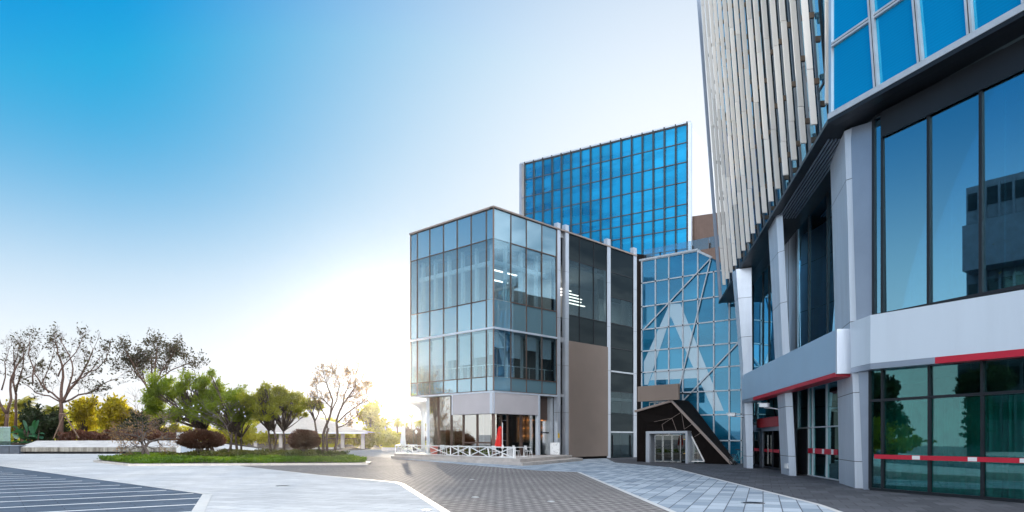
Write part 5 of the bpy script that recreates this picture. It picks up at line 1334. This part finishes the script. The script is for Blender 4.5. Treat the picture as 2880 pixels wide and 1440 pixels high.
# ------------------------------------------------------------------ planted island
isl = [V(-32.6, 53.7, 0), V(-25.6, 46.0, 0), V(-10.0, 47.9, 0), V(-10.2, 50, 0), V(-14, 60, 0), V(-19, 70, 0), V(-30, 73, 0), V(-38, 68, 0)]
def inset(pts, d):
    c = sum(pts, V(0, 0, 0)) / len(pts); n = len(pts); out = []
    for i in range(n):
        a, b, e = pts[i - 1], pts[i], pts[(i + 1) % n]; n1 = V(-(b - a).y, (b - a).x, 0).normalized(); n2 = V(-(e - b).y, (e - b).x, 0).normalized()
        m = (n1 + n2); m = m / max(m.length_squared, .3) * 2 * .5; out.append(b + m * d)
    return out
inn_ = inset(isl, .42)
kb = thing('island_kerb', 'pale stone kerb round the planted island', 'kerb', (-20, 55, 0))
mb = MB()
for i in range(len(isl)):
    a, b, c, d = isl[i], isl[(i + 1) % len(isl)], inn_[(i + 1) % len(isl)], inn_[i]; L = (b - a).length; n = max(1, int(L / 1.3))
    for k in range(n):
        t0_, t1_ = (k + .006) / n, (k + .994) / n; q = [a + (b - a) * t0_, a + (b - a) * t1_, d + (c - d) * t1_, d + (c - d) * t0_]
        mb.hexa(q, [p + V(0, 0, .15) for p in q])
mb.build('kerb_stones', M['kerb'], kb)
mb = MB(); mb.hexa(inn_, [p + V(0, 0, .12) for p in inn_]); tag(mb.build('island_soil', M['soil']), kind='structure')
def inside(px, py, poly):
    c = np.zeros(len(px), bool)
    for i in range(len(poly)):
        a, b = poly[i - 1], poly[i]; cond = ((a.y > py) != (b.y > py)) & (px < (b.x - a.x) * (py - a.y) / (b.y - a.y + 1e-9) + a.x); c ^= cond
    return c
g = np.random.default_rng(3); n = 95000
gx = g.uniform(-38, -10, n); gy = 46 + (74 - 46) * g.uniform(0, 1, n) ** 1.5; ok = inside(gx, gy, inset(isl, .5)); gx, gy = gx[ok], gy[ok]
hump = .34 + .07 * np.sin(gx * .9 + gy * .7) + .05 * np.sin(gx * 2.3); gz = .12 + hump * g.uniform(.25, 1, len(gx))
tag(leafmesh('island_grass', np.stack([gx, gy, gz], 1), .085, M['grass'], None, 4, .35, (0, 0, 1.2)), kind='stuff')
n = 16000; gx = g.uniform(-31, -13, n); gy = g.uniform(54, 70, n); ok = inside(gx, gy, inset(isl, 1.2)) & (gy > 55.5 + .9 * np.sin(gx * .8) + (gx + 26) * -.1) & (gx > -29); gx, gy = gx[ok], gy[ok]
gz = .2 + (.52 + .12 * np.sin(gx * 1.7 + gy)) * g.uniform(.2, 1, len(gx))
tag(leafmesh('ground_cover', np.stack([gx, gy, gz], 1), .11, M['cover'], None, 5, .5, (0, 0, .8)), kind='stuff')
def onisl(px, Y): return (px - CX) / F * Y
# bonsai-like bare tree
bare_tree('bare_bonsai_tree', 'bare twisted low tree at the left tip of the island', 'tree', 411, 60, .15, (322, 1150, 506, 1232), .34, .17, 81, levels=6, kids_=(4, 3, 3, 2, 2), ang=(55, 40, 34), ratio=.76, wander=.3, up=.0, bark='twig', trunks=2, leaf='leaf_pale', nleaf=1, lsize=.06, lsig=.1, minlv=6)
# clipped shrubs
def dome(name, label, px, Y, w, z0, z1, seed):
    x = onisl(px, Y); t = thing(name, label, 'shrub', (x, Y, .15)); g = np.random.default_rng(seed); n = 13000
    d = g.normal(size=(n, 3)); d /= np.linalg.norm(d, axis=1)[:, None]; q = d * (g.uniform(.2, 1.05, n) ** .5)[:, None]
    bump_ = 1 + .08 * np.sin(d[:, 0] * 5 + seed) * np.cos(d[:, 1] * 4)
    q *= bump_[:, None]; q[:, 2] = np.where(q[:, 2] < 0, q[:, 2] * .65, q[:, 2]); q[:, 2] += .5
    c = np.stack([x + q[:, 0] * w / 2, Y + q[:, 1] * w / 2, z0 + q[:, 2] / 1.5 * (z1 - z0)], 1)
    leafmesh('crown', c, .085, M['leaf_shrub'], t, seed, .4, (0, 0, .3))
    mb = MB(); r = random.Random(seed)
    for k in range(11):
        a = r.uniform(0, 6.283); e = V(x + math.cos(a) * w * .3 * r.uniform(.4, 1), Y + math.sin(a) * w * .3, z0 + .45 * (z1 - z0))
        b0_ = V(x + r.uniform(-.12, .12), Y + r.uniform(-.1, .1), .12); mb.tube([b0_, b0_ + (e - b0_) * .5 + V(r.uniform(-.15, .15), 0, .1), e], [.05, .035, .02], 5)
    mb.build('trunk', M['twig'], t)
dome('clipped_shrub', 'broad clipped brown dome shrub in front of the white pillar', 566, 58, 3.75, 1.15, 2.62, 91)
dome('clipped_shrub', 'round clipped reddish shrub right of the green trees', 855, 59, 2.65, 1.1, 2.65, 92)
# feathery green trees
r = random.Random(21)
def crown_of(r, outline, n, rmin, rmax):
    """foliage masses inside an outline traced as (x, top, bottom) columns"""
    out = []
    for k in range(n):
        t = r.uniform(0, len(outline) - 1.001); i = int(t); f = t - i; a, b = outline[i], outline[i + 1]
        x, y0, y1 = (a[m] + (b[m] - a[m]) * f for m in range(3)); rr = r.uniform(rmin, rmax)
        y = y0 + rr * .9 + (y1 - y0 - rr * 1.5) * r.random()
        out.append((x, y, rr))
    return out
ft = dict(bias=(.9, 0, .9), aspect=.22, dy=2.2)
clump_tree('feathery_tree', 'bushy feathery green tree behind the white pillar, widest of the island trees', 'tree', [587, 600], 67, .15, crown_of(r, [(424, 1118, 1160), (445, 1058, 1185), (485, 1046, 1195), (528, 1040, 1195), (570, 1050, 1190), (610, 1060, 1180)], 62, 11, 24), 'leaf_green', 101, 620, .125, .2, fork=.5, **ft)
clump_tree('feathery_tree', 'tallest feathery green tree in the middle of the island', 'tree', [650, 668], 65.5, .15, crown_of(r, [(555, 1050, 1180), (590, 1062, 1195), (618, 1038, 1205), (648, 1072, 1205), (680, 1094, 1195), (700, 1120, 1170)], 46, 10, 22), 'leaf_green', 102, 620, .125, .15, fork=.5, **ft)
clump_tree('feathery_tree', 'low dark-stemmed feathery tree leaning right beside the tallest one', 'tree', [682], 68, .15, crown_of(r, [(628, 1150, 1215), (670, 1130, 1220), (715, 1140, 1215)], 13, 13, 21), 'leaf_green', 103, 600, .12, .13, fork=.5, **ft)
clump_tree('feathery_tree', 'feathery tree with slanting trunks left of the round reddish shrub', 'tree', [768, 779], 64, .15, crown_of(r, [(694, 1105, 1150), (712, 1078, 1178), (745, 1070, 1188), (790, 1078, 1185)], 46, 9, 20), 'leaf_green2', 104, 600, .12, .13, fork=.5, **ft)
clump_tree('feathery_tree', 'feathery yellowish tree directly behind the round reddish shrub', 'tree', [797], 65, .15, crown_of(r, [(770, 1085, 1180), (805, 1082, 1195), (850, 1098, 1170)], 38, 9, 18), 'leaf_green2', 105, 600, .12, .12, fork=.5, **ft)
clump_tree('leaning_tree', 'small leaning tree with a crooked trunk and yellow leaves left of the bare pale tree', 'tree', [906], 62, .15, ring(r, (832, 1122, 905, 1172), 9, 8, 15), 'leaf_green2', 106, 300, .12, .12, aspect=.35, fork=.72)
limb_tree('pale_bare_tree', 'pale bare many-branched tree at the right end of the island', 'tree', 60, .15, z2, [[(735, 915), (738, 770), (760, 700), (788, 625)], [(765, 915), (757, 790), (772, 725)], [(800, 915), (832, 760), (826, 680)]],
    [(.8, (788, 625), (800, 540), (765, 450), (745, 395)), (.6, (788, 630), (832, 540), (852, 440), (838, 370)), (.8, (826, 680), (850, 600), (900, 520), (950, 440), (945, 390)), (.6, (828, 690), (880, 640), (960, 580), (1030, 520)),
     (.5, (845, 720), (900, 700), (965, 655)), (.5, (790, 590), (730, 530), (675, 512)), (.5, (772, 725), (760, 640), (725, 570), (710, 480)), (.5, (850, 600), (870, 500), (900, 420), (910, 360)), (.4, (900, 520), (960, 500), (1010, 450))],
    .12, 111, 'leaf_pale', .07, .3, (11, .27), bark='bark', rmin=.013, depth=1.3, lsig=.1)
# pale blossoms on twigs in front of the middle trees
bare_tree('flowering_shrub', 'thin-twigged shrub with small white blossoms below the green crowns', 'shrub', 640, 62, .15, (500, 1120, 690, 1180), .55, .05, 113, levels=5, kids_=(4, 3, 2, 2), ang=(50, 36, 30), bark='twig')
g = np.random.default_rng(31)
fl = [o for o in bpy.data.objects if o.name.startswith('flowering_shrub')][0]
cen = np.array([tuple(at(x, y, 61 + d)) for x, y, d in zip(g.uniform(505, 690, 34), 1115 + 58 * g.beta(2.4, 1.6, 34), g.normal(0, .6, 34))])
leafmesh('blossoms', cen, .10, M['white_plastic'], fl, 7, .8)
# white service pillar and lamp pole behind the island
wp = thing('service_pillar', 'white rectangular service pillar behind the island', 'pillar', (onisl(519, 75), 75, 0))
mb = MB(); mb.box(onisl(498, 75), onisl(541, 75), 75, 76.3, 0, 2.5); mb.build('body', M['pale_panel'], wp, bevel=.02)
mb = MB(); mb.box(onisl(497, 75), onisl(509, 75), 74.9, 76.35, 0, 2.56); mb.build('side_panel', M['white_paint'], wp, bevel=.02)
lp_ = thing('lamp_pole', 'short white lamp pole rising behind the service pillar', 'lamp post', (onisl(545, 77), 77, 0))
mb = MB(); mb.tube([(onisl(545, 77), 77, 0), (onisl(545, 77), 77, 5.2)], .11, 10); mb.build('pole', M['white_paint'], lp_)
mb = MB(); mb.lathe((onisl(545, 77), 77, 5.2), [(.12, 0), (.22, .1), (.22, .35), (.05, .45)], 12); mb.build('lamp_head', M['white_paint'], lp_)

# ------------------------------------------------------------------ vista beside the cafe
YV = 120.0
pv = thing('garden_pavilion', 'open garden pavilion with a pale hipped tile roof behind the trees', 'pavilion', (onisl(868, YV), YV, 0))
ex0, ex1, rx0, rx1 = onisl(695, YV), onisl(1037, YV), onisl(775, YV + 5), onisl(846, YV + 5); ez, rz = 2.95, 6.4
mb = MB(); ev = [V(ex0, YV - 1, ez), V(ex1, YV - 1, ez), V(ex1, YV + 11, ez), V(ex0, YV + 11, ez)]; rg = [V(rx0, YV + 5, rz), V(rx1, YV + 5, rz)]
mb.poly([ev[0], ev[1], rg[1], rg[0]]); mb.poly([ev[1], ev[2], rg[1]]); mb.poly([ev[2], ev[3], rg[0], rg[1]]); mb.poly([ev[3], ev[0], rg[0]]); mb.poly(ev[::-1])
mb.build('roof', M['roof_tile'], pv)
mb = MB(); mb.box(ex0, ex1, YV - 1.05, YV - .9, ez - .22, ez + .03); mb.build('eaves_board', M['white_paint'], pv)
for x in (720, 790, 880, 964, 1021):
    mb = MB(); q = onisl(x, YV); mb.box(q - .28, q + .28, YV - .3, YV + .26, 0, ez - .02); mb.build('post', M['stone'], pv)
lf = thing('lattice_fence', 'brown lattice fence between the posts of the pavilion', 'fence', (onisl(840, YV), YV + 1, 0))
mb = MB(); x0_, x1_ = onisl(640, YV), onisl(1000, YV)
nl = 60
for k in range(nl):
    a = x0_ + (x1_ - x0_) * k / nl
    mb.bar(V(a, YV + .8, .35), V(a + 1.5, YV + .8, 1.85), .08, .03); mb.bar(V(a + 1.5, YV + .84, .35), V(a, YV + .84, 1.85), .08, .03)
for z in (.3, 1.9): mb.box(x0_, x1_, YV + .7, YV + .95, z - .06, z + .06)
mb.build('lattice', M['lattice'], lf)
r = random.Random(77)
clump_tree('hazy_tree', 'soft sunlit tree right of the pavilion', 'tree', [1040], 135, .0, ring(r, (1000, 1128, 1080, 1235), 13, 14, 22), 'leaf_vista', 121, 110, .3, .2, aspect=.5, bias=(0, 0, .2))
for k, (b_, lab, Yb) in enumerate((((740, 1195, 850, 1258), 'yellow-green bushes behind the lattice fence', 128), ((880, 1205, 975, 1256), 'low sunlit bushes inside the pavilion posts', 129), ((985, 1205, 1075, 1262), 'sunlit bush at the right end of the pavilion', 126),
                                    ((1068, 1205, 1130, 1260), 'bright bush below the leftmost vista palm', 125), ((1120, 1205, 1210, 1262), 'brownish bush under the lamp posts', 116))):
    clump_tree('garden_bush', lab, 'bush', [(b_[0] + b_[2]) // 2], Yb, 0, ring(r, b_, 13, 10, 16), 'leaf_vista' if k < 4 else 'leaf_shrub', 131 + k, 130, .26, .08, aspect=.5, bias=(0, 0, .3), fork=.3)
palm('garden_palm', 'leftmost palm of the sunny garden beyond the plaza', 1088, 1192, 140, 1.7, 141, .16)
palm('garden_palm', 'palm behind the folded white parasol', 1117, 1184, 142, 1.9, 142, .17)
palm('garden_palm', 'tall thin palm standing highest beside the cafe', 1157, 1170, 175, 1.1, 143, .14)
palm('garden_palm', 'largest palm, right beside the cafe corner', 1184, 1188, 125, 2.0, 144, .22)
palm('garden_palm', 'small palm between the lamp posts and the largest palm', 1141, 1196, 150, 1.6, 145, .15)
def street_lamp(px, Y, h, label):
    x = onisl(px, Y); t = thing('garden_lamp', label, 'lamp post', (x, Y, 0), 'lamp posts in the garden')
    mb = MB(); mb.lathe((x, Y, 0), [(.16, 0), (.16, .25), (.07, .5), (.05, h - .5), (.09, h - .45)], 10); mb.build('pole', M['dark_metal'], t)
    mb = MB(); mb.lathe((x, Y, h - .45), [(.1, 0), (.22, .3), (.24, .42), (.1, .58), (.02, .7)], 10); mb.build('lantern', M['white_plastic'], t)
street_lamp(1163, 108, 3.75, 'taller of the two dark garden lamps beside the cafe'); street_lamp(1170.5, 112, 3.1, 'shorter of the two dark garden lamps beside the cafe')
mc = thing('mushroom_canopy', 'white mushroom-shaped canopy on a single flared column beside the cafe', 'canopy', (onisl(1190, 92), 92, 0))
mb = MB(); mb.lathe((onisl(1190, 92), 92, 0), [(.27, 0), (.27, 4.9), (.34, 5.4), (.6, 5.9), (1.2, 6.3), (2.15, 6.6)], 24); mb.build('column', M['white_paint'], mc, smooth=True)
mb = MB(); mb.lathe((onisl(1190, 92), 92, 6.6), [(2.2, 0), (2.25, .18), (1.2, .36), (.05, .42)], 24); mb.build('cap', M['white_paint'], mc)
for (xa, xb, Yp, lab) in ((1073, 1118, 108, 'low stone planter in the sunny garden beside the terrace'), (872, 937, 110, 'low stone planter in front of the pavilion')):
    t = thing('stone_planter', lab, 'planter', (onisl((xa + xb) / 2, Yp), Yp, 0)); a, b = onisl(xa, Yp), onisl(xb, Yp)
    mb = MB(); mb.box(a, b, Yp, Yp + .3, 0, .5); mb.box(a, a + .3, Yp + .3, Yp + 4, 0, .5); mb.box(b - .3, b, Yp + .3, Yp + 4, 0, .5); mb.build('wall', M['stone'], t)
    mb = MB(); mb.box(a + .3, b - .3, Yp + .3, Yp + 4, 0, .42); mb.build('soil', M['soil'], t)
    g = np.random.default_rng(int(xa)); n = 1300; c = np.stack([g.uniform(a + .2, b - .2, n), g.uniform(Yp + .2, Yp + 4, n), .45 + .55 * g.uniform(0, 1, n)], 1); leafmesh('plants', c, .16, M['leaf_vista'], t, 3, .4, (0, 0, .8))
# lawn and a distant belt of trees closing the view
mb = MB(); mb.poly([(-130, 122, .01), (-6, 122, .01), (-14, 210, .01), (-170, 210, .01)]); tag(mb.build('lawn_ground', solid('distant_lawn', (.10, .14, .03), .9, var=.3)), kind='structure')
g = np.random.default_rng(17); n = 26000; x = g.uniform(-190, -8, n); top = 5.2 + 2.0 * np.sin(x * .11 + 1) + 1.3 * np.sin(x * .37) + .8 * np.sin(x * .9); top = np.where(x > -60, top * .8, top * 1.15)
z = top * g.uniform(0, 1, n) ** .7; tag(leafmesh('distant_woods', np.stack([x, 172 + g.uniform(0, 14, n), z], 1), .55, M['leaf_vista'], None, 18, .5), kind='stuff')

# beyond the left of the picture: the block and tree that the shop windows mirror
db = thing('dark_office_block', 'dark banded office block across the plaza, mirrored in the right-hand windows', 'building', (-58, 24, 0))
mb = MB(); mb.box(-76, -52, 29.5, 40.5, 0, 30); mb.build('wall', M['dark_stone'], db)
mb = MB()
for z in np.arange(3.5, 28, 3.4): mb.box(-52, -51.9, 29.7, 40.3, z, z + 1.9)
mb.build('window_band', M['dark_spandrel'], db)
mb = MB()
for y in np.arange(30, 40, 1.3): mb.box(-52, -51.6, y, y + .2, 0, 29.5)
mb.box(-52, -48.5, 31, 40, 13, 13.5); mb.box(-52, -49, 30, 40, 20, 25)
mb.build('pier', M['dark_stone'], db)
r = random.Random(99)
clump_tree('plaza_tree', 'dark full-crowned tree across the plaza, mirrored in the shop window', 'tree', [CX + (-40) / 44 * F], 44, 0, [(CX + (-40 + r.gauss(0, 1.6)) / 44 * F, HY - (r.uniform(3.0, 8.2) - EYE) / 44 * F, r.uniform(38, 62)) for k in range(22)], 'leaf_bush', 151, 420, .2, .25, aspect=.5, bias=(0, 0, .2))

clump_tree('plaza_bush', 'yellow-green bush across the plaza, mirrored low in the shop window', 'bush', [CX + (-37) / 42 * F], 42, 0, [(CX + (-37 + r.gauss(0, 1.5)) / 42 * F, HY - (r.uniform(.8, 3.6) - EYE) / 42 * F, r.uniform(26, 44)) for k in range(16)], 'leaf_green2', 152, 300, .18, .12, aspect=.5, bias=(0, 0, .2))
clump_tree('plaza_tree', 'broad dark tree beside the dark office block across the plaza', 'tree', [CX + (-44) / 36 * F], 36, 0, [(CX + (-44 + r.gauss(0, 2.2)) / 36 * F, HY - (r.uniform(1.5, 7.4) - EYE) / 36 * F, r.uniform(46, 76)) for k in range(22)], 'leaf_bush', 153, 420, .2, .25, aspect=.5, bias=(0, 0, .2))
# ------------------------------------------------------------------ sky, sun, air, camera
scn = bpy.context.scene
EXPO = 1.2
HAZE = .0001
VEIL, VA, VB, HZ_A, HZ_S = (17, 11), 5, 48, .98, .25
SKY_TINT, WHITE, FILL_CLOUD = (.02, 1.2, 1.3), (4.55, 4.65, 4.75), (17, 17.6, 18.6)
w = bpy.data.worlds.new('World'); scn.world = w; w.use_nodes = True; nt = w.node_tree; nt.nodes.clear()
out = nt.nodes.new('ShaderNodeOutputWorld'); bg = nt.nodes.new('ShaderNodeBackground')
sky = nt.nodes.new('ShaderNodeTexSky'); sky.sky_type = 'NISHITA'; sky.sun_disc = False
sky.sun_elevation = SUN_EL; sky.sun_rotation = SUN_AZ; sky.altitude = 0; sky.air_density = 1.0; sky.dust_density = .6; sky.ozone_density = 4.0
def M_(op, a, b=None, clamp=False):
    n = nt.nodes.new('ShaderNodeMath'); n.operation = op; n.use_clamp = clamp
    for i, v in enumerate((a, b)):
        if v is None: continue
        if hasattr(v, 'links'): nt.links.new(v, n.inputs[i])
        else: n.inputs[i].default_value = v
    return n.outputs[0]
tc = nt.nodes.new('ShaderNodeTexCoord'); dirv = tc.outputs['Generated']
def ang(az, el):
    """angle in degrees between the view direction and a sky direction"""
    d = (math.sin(math.radians(az)) * math.cos(math.radians(el)), math.cos(math.radians(az)) * math.cos(math.radians(el)), math.sin(math.radians(el)))
    n = nt.nodes.new('ShaderNodeVectorMath'); n.operation = 'DOT_PRODUCT'; nt.links.new(dirv, n.inputs[0]); n.inputs[1].default_value = d
    return M_('MULTIPLY', M_('ARCCOSINE', n.outputs['Value']), 57.2958)
def smooth(v, a, b):
    n = nt.nodes.new('ShaderNodeMapRange'); n.interpolation_type = 'SMOOTHSTEP'; nt.links.new(v, n.inputs[0])
    n.inputs[1].default_value = a; n.inputs[2].default_value = b; n.inputs[3].default_value = 0; n.inputs[4].default_value = 1
    return n.outputs[0]
sep = nt.nodes.new('ShaderNodeSeparateXYZ'); nt.links.new(dirv, sep.inputs[0]); zz = M_('MAXIMUM', sep.outputs[2], 0.0)
veil = M_('SUBTRACT', 1.0, smooth(ang(*VEIL), VA, VB))
haze_ = M_('MULTIPLY', HZ_A, M_('POWER', 2.71828, M_('MULTIPLY', M_('POWER', zz, 2.6), -1 / HZ_S ** 2.6)))
fac = M_('SUBTRACT', 1.0, M_('MULTIPLY', M_('SUBTRACT', 1.0, veil), M_('SUBTRACT', 1.0, haze_)))
tint = mixcol(nt, 1.0, sky.outputs[0], SKY_TINT, 'MULTIPLY')
mn = nt.nodes.new('ShaderNodeVectorMath'); mn.operation = 'MINIMUM'; nt.links.new(tint, mn.inputs[0]); mn.inputs[1].default_value = (.35, 1.75, 3.3); tint = mn.outputs[0]
c1 = mixcol(nt, fac, tint, WHITE)
cn = N(nt, 'TexNoise', Scale=2.6, Detail=7, Roughness=.6); mp_ = nt.nodes.new('ShaderNodeMapping'); mp_.inputs['Scale'].default_value = (1, 1, 2.6)
nt.links.new(dirv, mp_.inputs['Vector']); nt.links.new(mp_.outputs[0], cn.inputs['Vector'])
cm = M_('MULTIPLY', smooth(cn.outputs['Fac'], .36, .52), M_('SUBTRACT', 1.0, smooth(ang(158, 28), 45, 80)))  # unseen bright cloud bank behind the camera, added as fill light
c2 = mixcol(nt, cm, c1, FILL_CLOUD)
nt.links.new(c2, bg.inputs[0]); bg.inputs[1].default_value = .1
nt.links.new(bg.outputs[0], out.inputs[0])
mb = MB(); mb.box(-175, 120, -20, 240, -1, 56)
hm, hnt, hout = newmat('air'); pvol = N(hnt, 'VolumePrincipled', Density=HAZE, Anisotropy=.93); pvol.inputs['Color'].default_value = (1, .97, .93, 1)
hnt.links.new(pvol.outputs[0], hout.inputs['Volume'])
if HAZE: tag(mb.build('haze', hm), kind='stuff')
sd = bpy.data.lights.new('sun', 'SUN'); sd.energy = 2.0; sd.angle = math.radians(.5); sd.color = (1, .86, .68)
so = bpy.data.objects.new('sun', sd); C.objects.link(so)
sv = V(math.sin(SUN_AZ) * math.cos(SUN_EL), math.cos(SUN_AZ) * math.cos(SUN_EL), math.sin(SUN_EL))
so.rotation_euler = sv.to_track_quat('Z', 'Y').to_euler(); so.location = (-20, -20, 60)
cd = bpy.data.cameras.new('camera'); cd.sensor_width = 36; cd.lens = F / 2880 * 36; cd.shift_y = (HY - 720) / 2880; cd.clip_start = .1; cd.clip_end = 6000
co = bpy.data.objects.new('camera', cd); C.objects.link(co); co.location = (0, 0, EYE); co.rotation_euler = (math.pi / 2, 0, 0); scn.camera = co
scn.view_settings.view_transform = 'Standard'; scn.view_settings.look = 'None'; scn.view_settings.exposure = EXPO; scn.view_settings.gamma = 1
scn.render.film_transparent = False
scn.cycles.max_bounces = 8; scn.cycles.transparent_max_bounces = 16; scn.cycles.use_denoising = True
scn.cycles.sample_clamp_indirect = 6; scn.cycles.caustics_reflective = False; scn.cycles.caustics_refractive = False
